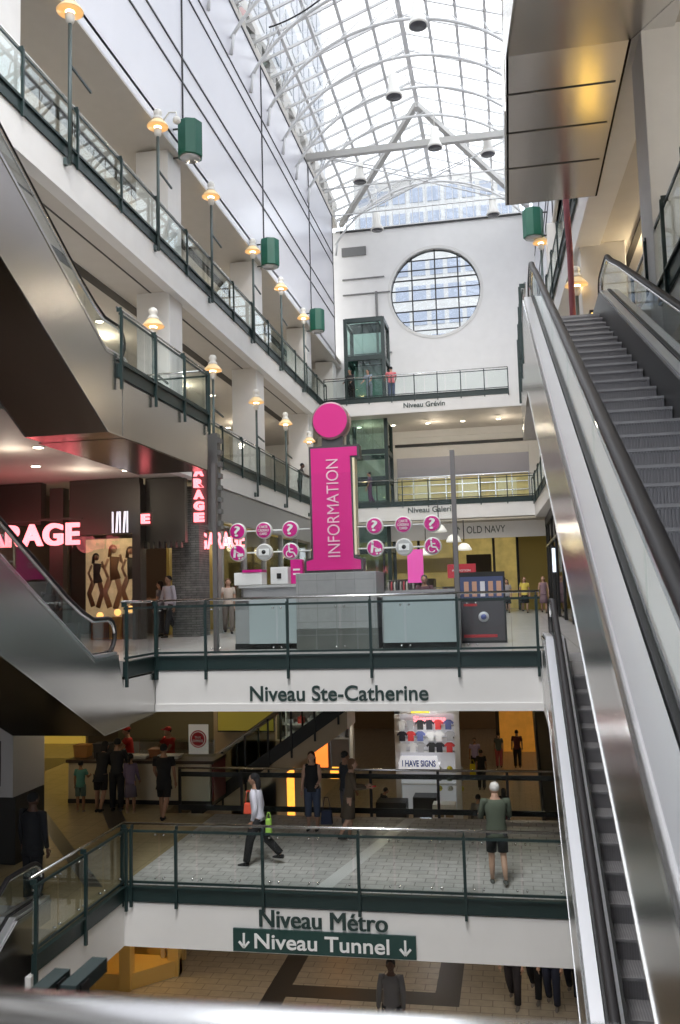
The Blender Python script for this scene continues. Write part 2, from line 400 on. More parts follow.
# right side decks (edge drifts slightly)
def rdeck(z, zb, ya, yb, idx):
    a, b = XR(ya), XR(yb)
    struct('floor', MB().prism([(a+.06,ya),(12,ya),(12,yb),(b+.06,yb)], 'z', zb+.3, z-.1), WHITE)
    struct('ceiling', MB().prism([(a+.1,ya),(12,ya),(12,yb),(b+.1,yb)], 'z', zb+.06, zb+.3), SOFF)
    struct('trim_%d' % idx, MB().prism([(a,ya),(a+.07,ya),(b+.07,yb),(b,yb)], 'z', zb, z-.05), WHITE)
    struct('trim_%d' % (idx+1), MB().prism([(a+.071,ya),(a+.6,ya),(b+.6,yb),(b+.071,yb)], 'z', zb-.005, zb+.06), WHITE)
rdeck(Z3, 8.5, 2, YF, 11); rdeck(Z2, 3.45, 13.4, YF, 13)
struct('trim_15', MB().box(3.35, 3.5, 2, 40, 8.5, 8.57).box(4.7,5.1,2,40,8.5,8.57), SOFFD)
struct('ceiling', MB().box(XR(20), 12, 2, YF, 12.8, 13.0), SOFF)
struct('wall_right', MB().box(5.6, 5.8, 2, YF, 4.3, 13), mat('warm_shop_wall', (.62,.54,.42), .6))
struct('wall_right', MB().box(2.15, 2.6, 16, YF, 12.8, 20.95), WHITEP)
struct('trim_16', MB().box(2.12, 2.15, 16, YF, 15.1, 15.15).box(2.12, 2.15, 16, YF, 15.8, 15.85).box(2.12, 2.15, 16, YF, 18.2, 18.25).box(2.11, 2.15, 23.2, 23.3, 12.8, 20.9).box(2.11, 2.15, 31.9, 32, 12.8, 20.9), DARK)
k = 0
for yc in (13.95, 22.6, 31.25, 39.9):
    for z0, z1, nm in ((4.3, 8.56, 'middle'), (9.5, 12.8, 'top')):
        x0 = XR(yc)+.12
        o = MB().box(x0, x0+1.1, yc-.5, yc+.5, z0, z1).build('column', COLM, None, .015)
        tag(o, f'white square column on the right {nm} walkway, {ords[k]}', 'column', 'square columns of the right walkways')
    k += 1
# back of the atrium behind the viewpoint
BW = mat('back_wall_grey', (.55,.54,.53), .6)
struct('wall_back', MB().box(-19, -8.6, Y0-.4, Y0, -9, 24).box(2.4, 12, Y0-.4, Y0, -9, 24).box(-8.6, 2.4, Y0-.4, Y0, -9, -3.0).box(-8.6, 2.4, Y0-.4, Y0, 20.5, 24), BW)
struct('fill_window', MB().box(-8.6, 2.4, Y0-.2, Y0-.18, -3.0, 20.5), GLR)  # unseen glazing, added to let frontal daylight onto the bridges and signs
bm2 = MB()
for x in (-8.6,-6.4,-4.2,-2.0,.2,2.4): bm2.box(x-.08, x+.08, Y0-.3, Y0-.1, -3.0, 20.5)
for z in (-3,0,3,6,9,12,15,18,20.5): bm2.box(-8.6, 2.4, Y0-.3, Y0-.1, z-.08, z+.08)
struct('trim_32', bm2, RWH)
struct('wall_left', MB().box(-19, XL, Y0, YF, 13, 13.1), BEIGE)
struct('wall_right', MB().box(12, 12.2, Y0, 62, -9, 13), BEIGE)
struct('wall_right', MB().box(2.6, 12, Y0, YF, 13, 13.1), BEIGE)

# ------------------------------------------------------------------ roof
XC, HW, ZE, ZRG = -3.35, 5.6, 21.4, 23.4
def roofz(x): return ZRG-(ZRG-ZE)*abs(x-XC)/HW
RW = mat('white_roof_steel', (.72,.72,.72), .4)
struct('ceiling', MB().add([(XC-HW,Y0,ZE),(XC,Y0,ZRG),(XC,YF,ZRG),(XC-HW,YF,ZE)], [(0,1,2,3)]).add([(XC+HW,Y0,ZE),(XC,Y0,ZRG),(XC,YF,ZRG),(XC+HW,YF,ZE)], [(0,1,2,3)]), GLR)
pur = empty('roof_frame', (XC, 20, ZRG), 'white steel rafters and purlins carrying the glazed roof', 'roof frame')
def L(mb): mb.v = [(a-XC, b-20, c-ZRG) for a, b, c in mb.v]; return mb
for i in range(0, 11):
    x = XC-HW+i*HW/5; m = MB(); wd = .2 if i == 5 else .12
    m.bar((x, Y0, roofz(x)-.06), (x, YF, roofz(x)-.06), wd, .14); L(m).build('ridge_beam' if i == 5 else 'purlin', RW, pur)
y = -12.0; 
while y < YF:
    m = MB()
    m.bar((XC-HW, y, ZE-.05), (XC, y, ZRG-.05), .07, .1); m.bar((XC, y, ZRG-.05), (XC+HW, y, ZE-.05), .07, .1)
    L(m).build('rafter', RW, pur); y += 1.2
GB = mat('grey_roof_beam', (.5,.49,.47), .5)
m = MB(); m.bar((XC-HW, 40, ZE-.25), (XC+HW, 40, ZE-.25), .25, .3); L(m).build('cross_beam', GB, pur)
for s in (-1, 1):
    m = MB(); m.bar((XC, 39.8, ZRG-.4), (XC+s*HW*.93, 47.7, ZE-.45), .24, .26); L(m).build('valley_beam', GB, pur)
    m = MB(); m.bar((XC, 47.9, ZRG-.1), (XC+s*HW, 47.9, ZE-.1), .1, .16); L(m).build('gable_rafter', RW, pur)
    m = MB()
    m.box(XC+s*(HW)-.12, XC+s*HW+.12, Y0, YF, ZE-.3, ZE-.05); L(m).build('eave_beam', RW, pur)
# gable glazing above far wall
g = MB(); 
struct('window_2', MB().prism([(XC-HW,20.7),(XC+HW,20.7),(XC+HW,ZE),(XC,ZRG),(XC-HW,ZE)], 'y', 48.2, 48.22), GLR)
m = MB()
for i in range(-14, 15):
    x = XC+i*.38; 
    m.box(x-.02, x+.02, 48.1, 48.16, 20.7, roofz(x))
m.box(XC-HW, XC+HW, 48.0, 48.2, 20.66, 20.78)
struct('trim_17', m, RW); struct('trim_18', MB().box(XC-HW+.3, XC+HW, 47.9, 48.0, 20.6, 20.68), DARK)
# arched trusses
def truss(y, i, light=False):
    t = empty('roof_truss', (XC, y, 19), 'white arched truss under the glass roof, %s' % (['nearest','second','third','fourth','fifth','sixth','seventh','eighth','ninth','tenth'][i] + ' from the front'), 'roof truss', 'arched trusses of the glass roof')
    RR = 6.3; top = 22.55-19
    def arc(u): return (u, 0, top-(RR-math.sqrt(max(RR*RR-u*u, 0))))
    MB().tube([arc(u) for u in [(-5.4+10.8*k/28) for k in range(29)]], .065, 8).build('arch_chord', RW, t)
    w_ = MB()
    for k in range(9):
        u = -4.8+k*1.2; a = arc(u); w_.tube([a, (u+(.3 if u < 0 else -.3), 0, roofz(XC+u)-19-.1)], .028, 6)
        if k < 8: w_.tube([a, (u+.8, 0, roofz(XC+u+.8)-19-.1)], .02, 6)
    w_.build('web_strut', RW, t)
    for s in (-1, 1):
        MB().tube([arc(s*5.3), (s*5.4, 0, -.1)], .06, 8).build('wall_bracket', RW, t)
    return t
for i, y in enumerate((23.2, 25.6, 28.0, 30.4, 32.8, 35.2, 37.6, 40.0)): truss(y, i)
truss(46.9, 8)
# diagonal tie rods in the far hip
t = empty('tie_rods', (XC, 44, 20.7), 'thin white crossing tie rods below the far end of the roof', 'tie rods')
for a, b in (((-5.3,-4,.6),(0,3.3,2.4)), ((5.3,-4,.6),(0,3.3,2.4)), ((-5.3,3.5,.2),(5.3,-4,.6)), ((5.3,3.5,.2),(-5.3,-4,.6)), ((-5.3,-1,.2),(5.3,-1,.2)), ((-5.3,1.8,.0),(5.3,1.8,.0))):
    MB().tube([a, b], .035, 6).build('rod', RW, t)
# hanging roof lamps
for i, (x, y, z) in enumerate(((-2.38,30.3,20.5),(-3.83,34.67,20.5),(-2.52,39.3,20.5),(-6.47,41.8,20.5),(-.12,40.5,20.5),(-6.3,46.4,19.9),(.0,46.0,19.9))):
    t = empty('pendant_lamp', (x, y, z), 'white cylinder pendant under the roof, ' + ['nearest and largest','second nearest, left of the ridge','far one right of the ridge','far left one','far right one','small one above the left of the round window','small one above the right of the round window'][i], 'pendant lamp', 'pendant lamps under the roof')
    MB().lathe([(.16,.1),(.2,.0),(.36,-.0),(.36,.06),(.22,.35),(.2,.95),(.06,1.05)], n=24).build('housing', FIX, t)
    MB().lathe([(.31,-.015),(.31,.01)], n=24).build('lens', mat('dark_lens', (.08,.08,.09), .25), t)
    MB().tube([(0,0,1.05),(0,0,roofz(x)-z-.1)], .02, 6).build('stem', FIX, t)
# outside buildings seen through the glass
def tower(x0, x1, y0, y1, z0, z1, lab, c, bw, bh):
    t = empty('office_tower', ((x0+x1)/2, y0, z0), lab, 'building'); cx = (x0+x1)/2
    MB().box(x0-cx, x1-cx, 0, y1-y0, 0, z1-z0).build('facade', mat('tower_'+str(len(MATS)), c, .5), t)
    g = MB(); z = 1.0
    while z < z1-z0-bh:
        x = x0-cx+.5
        while x < x1-cx-bw: g.box(x, x+bw, -.08, .0, z, z+bh); x += bw*1.35
        yy = .5
        while yy < y1-y0-bw:
            g.box(x1-cx, x1-cx+.08, yy, yy+bw, z, z+bh); yy += bw*1.35
        z += bh*1.7
    g.build('window_band', mat('tower_glass', (.36,.40,.48), .3), t)
tower(-30, -14.5, 50, 74, 14, 62, 'pale office tower with blue windows outside the left of the glass roof', (.75,.77,.8), 1.4, 2.2)
tower(-14, 2.5, 86, 96, -5, 42, 'beige office block outside the round window', (.62,.61,.58), 1.3, 1.5)
o = MB().tube([(-7.9+.2*k, 30, 21.1+.03*k+.005*k*k) for k in range(11)], .03, 8).build('cable', BLACK); tag(o, 'short black curved cable hanging high at the roof edge', 'cable')

# ------------------------------------------------------------------ railings
def railing(p, q, z, label, nposts, npan, group=None, plist=None, front=1, channel=True, cant=None, posts_ext=.45, mesh=False, clips=False, handh=1.07):
    """glass railing from p to q (xy), floor height z. front: side (+1/-1) on which posts hang"""
    p = Vector((p[0], p[1], 0)); q = Vector((q[0], q[1], 0)); d = q-p; Ln = d.length; d.normalize(); n = Vector((d.y, -d.x, 0))*front
    t = empty('glass_railing', (p.x, p.y, z), label, 'railing', group, math.atan2(d.y, d.x)); s = -1 if front > 0 else 1   # local: x along, y*s outward
    # in local coordinates outward is -y for front=+1
    MB().tube([(0, s*.0, handh), (Ln, s*.0, handh)], .024, 10).build('handrail', STEELR, t)
    MB().box(0, Ln, s*.05-.012, s*.05+.012, .93, .97).build('top_bar', GREEN, t)
    MB().box(0, Ln, s*.05-.012, s*.05+.012, .04, .08).build('bottom_bar', GREEN, t)
    if channel: MB().box(0, Ln, s*.02, s*.07, -.27, -.02).box(0, Ln, s*.02, s*.11, -.03, .0).build('edge_channel', GREEN, t)
    for x in (plist or [Ln*i/(nposts-1) for i in range(nposts)]):
        MB().box(x-.025, x+.025, s*.07, s*.12, -posts_ext, 1.0).box(x-.01, x+.01, s*.0, s*.1, .98, 1.06).build('post', GREEN, t)
    for i in range(npan):
        a = Ln*i/npan+.02; b = Ln*(i+1)/npan-.02
        MB().box(a, b, s*.02, s*.032, .05, .98).build('glass_panel', GL, t)
        if not clips: continue
        for x in (a+.06, b-.06):
            for zz in (.13, .88): MB().lathe([(.018, s*.015-.02),(.018, s*.015+.03)], (x, 0, zz), 8, 'y').build('clip', STEELR, t)
    return t
railing((-6.85, 16.4), (.52, 16.4), Z1, 'glass railing with green posts along the front of the Niveau Ste-Catherine bridge', 5, 6, clips=True, plist=[.03,1.05,2.68,4.27,5.88,7.3])
railing((-6.9, 14.95), (-6.9, 16.33), Z1, 'short glass railing running back to the Ste-Catherine bridge beside the left escalator', 2, 2)
railing((-7.1, 15.4), (1.4, 15.4), ZM, 'glass railing along the front of the Niveau Métro bridge', 6, 12, clips=True, plist=[.03,.2,1.05,2.65,4.35,6.15,7.9], posts_ext=.36)
railing((-7.1, 12.25), (-7.1, 15.33), ZM, 'glass railing at left running toward the viewer from the Métro bridge corner', 3, 4, clips=True)
# metro back rail: dark beams
t = empty('bridge_back_railing', (-8.0, 20.45, ZM), 'dark railing with steel handrail along the back of the Métro bridge', 'railing')
MB().tube([(0,0,1.07),(9.4,0,1.07)], .026, 10).build('handrail', STEELR, t)
MB().box(0,9.4,.03,.06,.86,.97).build('top_bar', BLACK, t); MB().box(0,9.4,.03,.06,.08,.2).build('bottom_bar', BLACK, t)
for i in range(7): MB().box(i*1.55-.03, i*1.55+.03, .06, .12, -.3, 1.03).build('post', BLACK, t)
for i in range(6): MB().box(i*1.55+.05, i*1.55+1.5, .02, .03, .1, .95).build('glass_panel', GL, t)
railing((XL, 43), (.35, 43), Z3+.2, 'glass railing along the far top deck above Niveau Grévin', 9, 9, posts_ext=.35)
railing((XL, 43), (XR(43), 43), Z2+.1, 'glass railing along the far middle deck above Niveau Galerie', 9, 9, posts_ext=.35)
railing((XL+.02, 8.0), (XL+.02, 42.9), 9.55, 'long glass railing along the left top walkway', 17, 24, front=1, posts_ext=.35)
railing((XL+.02, 20.0), (XL+.02, 42.9), 4.35, 'glass railing along the left middle walkway', 12, 16, front=1, posts_ext=.35)
railing((-7.0, 15.0), (-7.0, 19.88), 4.4, 'glass railing on the steel landing at the foot of the upper left escalator', 4, 4, front=1, posts_ext=.5)
railing((XL+.1, 19.9), (-7.0, 19.9), 4.4, 'short glass railing across the far end of the upper left landing', 2, 2, front=-1, posts_ext=.4)
# right side railings
railing((XR(21), 21), (XR(43), 43), 9.55, 'glass railing along the right top walkway', 11, 14, front=-1, posts_ext=.35)
railing((XR(21)-.02, 21), (XR(43), 43), 4.35, 'glass railing along the right middle walkway', 11, 14, front=-1, posts_ext=.35)

# pairs of taller dark-green guard posts beside each lamp of the left top walkway
# ------------------------------------------------------------------ walkway lamps
def lamp(x, y, z, label, side=1):
    t = empty('street_lamp', (x, y, z), label, 'lamp', 'globe lamps on green posts')
    MB().tube([(0,0,-.45),(0,0,2.72)], .042, 10).box(-.09*side-.03, -.09*side+.03, -.05, .05, -.45, -.3).build('pole', mat('grey_green_post', (.07,.10,.10), .4), t)
    MB().bar((0,0,1.75),(0,.95,1.68), .04, .05).build('banner_arm', GREEN, t)
    MB().lathe([(.05,2.66),(.09,2.72),(.11,2.86),(.07,2.9)], n=14).build('lamp_holder', FIX, t)
    MB().lathe([(.28,2.93),(.285,2.945),(.23,3.02),(.13,3.12),(.12,3.1),(.22,3.0),(.27,2.93)], n=24).build('lamp_shade', SHADE, t)
    MB().lathe([(.06,2.86),(.10,2.92),(.09,3.0)], n=14).build('bulb', BULB, t)
    MB().lathe([(.13,3.1),(.15,3.14),(.12,3.2),(.08,3.22),(.11,3.27),(.12,3.34),(.08,3.41),(.01,3.43)], n=16).build('cap', FIX, t)
    return t
nth = ['nearest', 'second nearest', 'third', 'fourth', 'fifth', 'sixth and farthest']
for i, y in enumerate((16.25, 21.0, 25.25, 29.8, 33.8, 37.8)): lamp(XL+.18, y, 9.52, f'amber-shaded white lamp on green post, left top walkway, {nth[i]} of the row')
for i, y in enumerate((20.6, 25.2, 29.9, 34.1, 38.4)): lamp(XL+.18, y, 3.98, f'amber-shaded white lamp on green post, left middle walkway, {nth[i]} of the row')
lamp(1.62, 31.2, 9.35, 'amber-shaded lamp at the right top walkway, just under the hanging steel soffit')
lamp(1.95, 22.0, 4.55, 'amber-shaded lamp rising beyond the top step of the big right escalator')
# green speaker/flood cylinders hanging off walls
def spk(x, y, z, label, n=8):
    t = empty('hanging_floodlight', (x, y, z), label, 'floodlight', 'green drum floodlights')
    MB().lathe([(.34,-.5),(.36,-.48),(.36,.5),(.34,.52)], n=8, smooth=False).build('drum', GREENB, t)
    MB().lathe([(.28,-.53),(.3,-.5)], n=16).build('lens', mat('clear_lens', (.6,.6,.6), .15, .5), t)
    s = -1 if x < 0 else 1
    for z_ in (-.45, .4): MB().bar((0,0,z_),(s*.5,0,z_), .04).build('bracket', DARK, t)
spk(-8.3, 22.56, 12.84, 'dark green drum floodlight on the left wall, nearest and largest')
spk(-8.3, 31.0, 12.81, 'dark green drum floodlight on the left wall, middle one')
spk(-8.3, 39.24, 12.75, 'dark green drum floodlight on the left wall, farthest near the corner')
spk(1.37, 30.97, 12.9, 'dark green drum floodlight on the right side above a lamp')
t = empty('security_camera', (-8.3, 21.5, 12.9), 'white dome security camera on a curved arm beside the nearest floodlight', 'camera')
MB().tube([(-.45,0,-.1),(-.2,0,.22),(0,0,.2),(.02,0,.05)], .022, 8).build('arm', FIX, t)
MB().ball((.02,0,-.03), .11).build('dome', FIX, t)

# ------------------------------------------------------------------ downlights
def downlight(x, y, z, label=None, group=None):
    t = empty('downlight', (x, y, z), label or 'round recessed ceiling light in the walkway soffit', 'ceiling light', group)
    MB().lathe([(.13,-.02),(.15,.0)], n=16).build('trim_ring', FIX, t); MB().lathe([(.11,-.028),(.11,-.015)], n=16).build('lens', DISC, t)
for y in (17.5, 20.3, 24.5, 28, 31.5, 35, 38.5, 42):
    for x in (-12.0, -13.6): downlight(x, y, 8.55, 'round recessed downlight in the soffit over the left middle walkway', 'downlights over the left middle walkway')
for i, y in enumerate((18, 21, 25, 29, 33, 37, 41)): downlight(-12.5, y, 12.78, 'round recessed downlight in the soffit over the left top walkway', 'downlights over the left top walkway')
for x in (-7.4,-5.6,-3.8,-2.0,-.2): downlight(x, 45, 8.72, 'round recessed downlight under the far top deck', 'downlights under the far top deck')
for y, x in ((18,-10.3),(20.5,-11.8),(18,-12.6),(22,-10)): downlight(x, y, 3.5, 'round recessed downlight in the soffit before the dark fashion store', 'downlights before the dark fashion store')
for y in (19, 26, 33, 41):
    point((-12.6, y, 8.2), 60, r=.15); point((-12.6, y, 12.3), 60, r=.15)
for x in (-7,-3.5,0): point((x, 45.5, 8.2), 35, r=.15); 
for x, y in ((3.2, 10.5), (4.6, 8)): point((x, y, 7.6), 55, (1,.93,.82), .2); downlight(x, y, 8.55, 'recessed downlight added over the right middle deck to light the pier', 'added downlights over the right middle deck')  # both lamps added to brighten the right pier
for y in (22, 32): point((4, y, 8.0), 80, (1,.8,.5)); point((4, y, 12.2), 80)

# ------------------------------------------------------------------ elevator at far end
t = empty('glass_elevator', (-6.8, 43.9, Z1), 'dark green framed glass elevator shaft against the far wall', 'elevator')
e = MB()
for x in (-1.0, .95):
    for y in (0, 1.9): e.box(x-.09, x+.09, y-.09, y+.09, 0, 15.3)
e.build('shaft_frame', GREEN, t)
for z in (15.2, 13.2, 10.7, 8.3, 6.9, 5.6, 3.3): MB().box(-1.0,.95,-.08,.08,z-.12,z+.12).box(-1.0,.95,1.82,1.98,z-.12,z+.12).box(-1.08,-.92,0,1.9,z-.12,z+.12).box(.87,1.03,0,1.9,z-.12,z+.12).build('cross_beam', GREEN, t)
MB().box(-.92,.87,-.01,.01,.2,15.1).box(.94,.96,.05,1.85,.2,15.1).build('glass_panel', glass('green_glass', (.62,.78,.74), .9, .06), t)
MB().box(-.8,.75,.25,1.7,13.3,13.4).box(-.8,.75,.25,1.7,15.0,15.1).build('cab_roof', DARK, t)
MB().box(-.8,.75,1.6,1.7,10.75,13.2).build('cab_back', mat('cab_white', (.7,.72,.7), .4), t)

# ------------------------------------------------------------------ Ste-Catherine bridge
struct('floor', MB().box(-6.9, .52, 16.4, 62, -1.45, -1.1).box(-14.9, -6.9, 16.4, 62, -1.45, -1.1).box(.52, 6, 13.8, 62, -1.45, -1.1).box(-14.9, -8.45, 13.0, 16.4, -1.45, -1.1), FLST)
struct('trim_19', MB().box(-6.85, .52, 16.36, 16.45, -2.1, -1.4).box(-6.85, .52, 16.33, 16.45, -2.16, -2.02), WHITE)
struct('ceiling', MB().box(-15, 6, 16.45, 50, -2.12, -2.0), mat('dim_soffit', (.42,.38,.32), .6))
o = text('Niveau Ste-Catherine', (-3.245, 16.345, -1.83), 3.39, TXT, bold=.016, height=.29); tag(o, 'dark bold lettering Niveau Ste-Catherine on the white upper bridge', 'sign lettering')
struct('trim_20', MB().box(.5,.62,13.9,16.5,-2.16,-1.1), WHITE)

# Metro bridge
struct('floor', MB().box(-7.1, 2.6, 15.4, 20.5, -5.5, -5.1), PAVER)
struct('floor', MB().box(-20, -7.1, 13.2, 20.5, -5.5, -5.102).box(-20, -8.4, 20.5, 44, -5.5, -5.102), FLMET)
struct('trim_21', MB().box(-7.15, 2.6, 15.36, 15.45, -6.16, -5.4).box(-7.15, -7.06, 12.2, 15.4, -6.16, -5.4), WHITE)
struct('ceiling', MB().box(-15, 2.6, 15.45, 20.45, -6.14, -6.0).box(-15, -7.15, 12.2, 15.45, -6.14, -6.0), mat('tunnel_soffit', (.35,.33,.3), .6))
st = MB()
st.prism([(-3.6,15.5),(-3.3,15.5),(-2.3,20.4),(-2.55,20.4)], 'z', -5.1, -5.096)
struct('trim_22', st, mat('pale_floor_strip', (.6,.6,.6), .4))
o = text('Niveau Métro', (-3.42, 15.335, -5.57), 2.24, TXT, bold=0, double=.022, height=.29); tag(o, 'dark bold lettering Niveau Métro on the white lower bridge', 'sign lettering')
t = empty('direction_sign', (-3.41, 15.33, -5.94), 'dark green sign panel reading Niveau Tunnel with two down arrows', 'sign')
MB().box(-1.6, 1.6, -.02, .02, -.19, .19).build('panel', mat('sign_green', (.012,.05,.045), .45), t)
text('Niveau Tunnel', (-.03, -.03, .0), 2.36, TXTW, t, bold=.014, height=.25)
for x in (-1.4, 1.42):
    a = MB().box(x-.018, x+.018, -.04, -.02, -.11, .12)
    a.bar((x-.09,-.03,-.02),(x,-.03,-.12), .02, .036).bar((x+.09,-.03,-.02),(x,-.03,-.12), .02, .036); a.build('arrow', TXTW, t)
# metro floor dark strips
st = MB()
st.prism([(-14.6,24.0),(-14.2,24.0),(-7.4,15.2),(-7.75,15.2)], 'z', -5.101, -5.097)
st.prism([(-15.2,27.2),(-14.2,27.2),(-14.1,24.1),(-14.6,24.0)], 'z', -5.101, -5.097)
st.prism([(-11,22.2),(-10.6,22.4),(-8.7,19.2),(-9.1,19.0)], 'z', -5.101, -5.097)
struct('trim_23', st, FDARK)

# tunnel level
struct('floor', MB().box(-20, 12, Y0, 62, -9.1, -8.8), FLTUN)
st = MB(); st.box(-5.75,-5.25,14,30,-8.8,-8.796).box(-5.25,-2.0,19.7,20.3,-8.8,-8.796).box(-2.0,-1.45,19.7,36,-8.8,-8.796).box(-5.25,-2.0,29.4,29.9,-8.8,-8.796)
struct('trim_24', st, FDARK)
struct('wall_far', MB().box(-20, 12, 58, 58.3, -8.8, -1.2), mat('warm_dark_wall', (.3,.22,.14), .6))
struct('wall_far', MB().box(-20, -8.4, 44, 44.2, -5.1, -2), mat('ochre_wall', (.42,.28,.10), .6))
struct('wall_left', MB().box(-20.2, -20, Y0, 58, -9, 13), mat('warm_dark_wall', (.3,.22,.14), .6))
struct('wall_left', MB().box(-8.5, -8.4, 20.5, 44, -8.8, -5.5), TAN)
struct('wall_left', MB().box(-15, -14.8, 16.4, 62, -1.1, 3.6), mat('store_back_wall', (.16,.13,.11), .7))

# ------------------------------------------------------------------ escalators
def arcpts(c, r, a0, a1, n=8): return [(c[0]+r*math.cos(a0+(a1-a0)*k/n), c[1]+r*math.sin(a0+(a1-a0)*k/n)) for k in range(n+1)]
def escalator(loc, label, rot=0, x0=-.66, x1=.66, m=.48, rise=5.5, clad_low=None, clad_depth=1.6, hr=.95, dk=.38, steps=True, landing=None, mats=None, ymin=None, step_lo=0, flat=1.2, run=.4):
    """local frame: +y horizontal up-direction, origin = top comb centre; x0,x1 handrail centres; truss outer faces 14 cm outside"""
    t = empty('escalator', loc, label, 'escalator', None, rot)
    STE, DEC, BAL = (mats or (STEELM, STEELC, GL))[:3]
    yb = -rise/m
    ylo = yb-.9
    def zl(y): return 0 if y > 0 else (m*y if y > yb else -rise)
    # smooth profile of nose line
    ys = [ylo, yb-.3] + [yb+.15+ (0-.5-yb)*k/10 for k in range(11)] + [.1, flat-.3]
    prof = []
    for y in ys: prof.append((y, zl(y)))
    W = .14
    for s, x in ((-1, x0), (1, x1)):
        hp = [(x, a_, b_) for a_, b_ in arcpts((ylo+.1, -rise+hr-.3), .3, 1.55*PI, .5*PI, 9)]
        hp += [(x, yb-.25, -rise+hr), (x, yb+.15, -rise+hr+.14), (x, yb+.7, zl(yb+.7)+hr)]
        hp += [(x, -1.2, zl(-1.2)+hr), (x, -.45, zl(-.45)+hr-.03), (x, 0, hr-.01), (x, .3, hr)]
        hp += [(x, a_, b_) for a_, b_ in arcpts((flat-.3, hr-.3), .3, .5*PI, -.55*PI, 9)]
        MB().tube(hp, [(.045,.03)]*len(hp), 10).build('handrail', RUB, t)
        MB().tube([(p[0]+s*-.0, p[1], p[2]-.045) for p in hp[1:-1]], [(.03,.022)]*len(hp[1:-1]), 8).build('handrail_guide', STEELR, t)
        # glass panels
        npan = max(3, int((flat-ylo)/1.9)); 
        for i in range(npan):
            a = ylo+(flat-.12-ylo)*i/npan+.01; b = ylo+(flat-.12-ylo)*(i+1)/npan-.01
            cs = [a]+[c for c in (yb-.2, yb+.5, -.9, 0.05) if a < c < b]+[b]
            def zt(y):
                if y <= yb-.2: return -rise+hr-.05
                if y >= .05: return hr-.05
                return zl(min(max(y, yb), 0))+hr-.05 + (.08 if y < yb+.5 else 0)
            def zb2(y): return zl(y)+dk-.03
            poly = [(c, zb2(c)) for c in cs] + [(c, zt(c)) for c in reversed(cs)]
            MB().prism(poly, 'x', x-.006, x+.006).build('glass_panel', BAL, t)
        cuts = [ylo, yb, 0, flat]
        top = [(y, zl(y)+dk) for y in cuts]
        MB().prism(top+[(y, z-.05) for y, z in reversed(top)], 'x', x-.14 if s < 0 else x+.03, x-.03 if s < 0 else x+.14).build('outer_deck', DEC, t)
        MB().prism([(y, z+.0) for y, z in top]+[(y, z-.035) for y, z in reversed(top)], 'x', x+s*-.03, x+s*-.13).build('inner_deck', DEC, t)
        MB().prism([(y, z+.02) for y, z in top]+[(y, z-.02) for y, z in reversed(top)], 'x', x-.022, x+.022).build('glass_clamp', DARK, t)
        MB().prism([(y, z-.03) for y, z in top]+[(y, z-.55) for y, z in reversed(top)], 'x', x+s*-.13, x+s*-.16).build('skirt_panel', mat('skirt_metal', (.10,.10,.10), .35, .6), t)
        # outer truss cladding
        xo0, xo1 = (x-.16, x-.13) if s < 0 else (x+.13, x+.16)
        up = [(y, z-.05) for y, z in top]
        lo = clad_low or [(ylo, -rise-clad_depth), (yb+.3, -rise-clad_depth), (-.0, -clad_depth), (flat, -clad_depth)]
        MB().prism(up+list(reversed(lo)), 'x', xo0, xo1).build('truss_cladding', STE, t)
        MB().prism([(y, z-.0) for y, z in up]+[(y, z-.06) for y, z in reversed(up)], 'x', xo0-.012, xo1+.012).build('deck_trim', STEELR, t)
        MB().prism(lo+[(y, z+.022) for y, z in reversed(lo)], 'x', xo0-.006, xo1+.006).build('bottom_trim', STEELR, t)
    lo = clad_low or [(ylo, -rise-clad_depth), (yb+.3, -rise-clad_depth), (-.0, -clad_depth), (flat, -clad_depth)]
    MB().prism(lo+[(y, z+.03) for y, z in reversed(lo)], 'x', x0-.15, x1+.15).build('truss_soffit', mats[3] if mats and len(mats) > 3 else STE, t)
    xa, xb = x0+.17, x1-.17
    MB().box(xa-.05, xb+.05, 0, flat+.5, -.03, .008).build('comb_plate', TREAD, t)
    MB().box(xa-.05, xb+.05, ylo-.5, yb, -rise-.03, -rise).build('comb_plate', TREAD, t)
    if steps:
        rs = run*m
        sm = MB().box(xa, xb, 0, run+.02, -.03, 0); 
        sm.box(xa, xb, -.012, .012, -.02, .006)
        me = sm.mesh('step', TREAD)
        rm = MB().box(xa, xb, .01, .03, -rs, -.02); nr = int((xb-xa)/.024)
        for i in range(nr):
            xx = xa+(i+.5)*(xb-xa)/nr; rm.box(xx-.006, xx+.006, -.004, .012, -rs, -.02)
        me2 = rm.mesh('riser', TREADD)
        tr = MB(); nr = int((xb-xa)/.024)
        for i in range(nr):
            xx = xa+(i+.5)*(xb-xa)/nr; tr.box(xx-.005, xx+.005, 0.012, run, 0, .007)
        me3 = tr.mesh('tread_ridges', TREADD)
        n = int(-yb/run)
        o = bpy.data.objects.new('riser', me2); COL.objects.link(o); o.parent = t
        for k in range(1, n+1):
            yy = -k*run; zz = m*(yy+run*.0)
            if ymin is not None and yy < ymin: break
            o = bpy.data.objects.new('step', me); COL.objects.link(o); o.parent = t; o.location = (0, yy, zz)
            o2 = bpy.data.objects.new('riser', me2); COL.objects.link(o2); o2.parent = o
            o3 = bpy.data.objects.new('tread_ridges', me3); COL.objects.link(o3); o3.parent = o
    return t
# big right escalator: top comb y=14.4, z=4.4
escalator((1.18, 14.4, 4.4), 'large stainless escalator at right rising away from the viewer to the middle level', x0=-.6, x1=.6, m=.48, rise=6.4,
          clad_low=[(-14.2,-7.2),(-12.4,-6.45),(-11.2,-5.9),(-9.6,-5.2),(-6.6,-3.9),(-2.7,-2.3),(-.2,-1.25),(1.2,-1.2)])
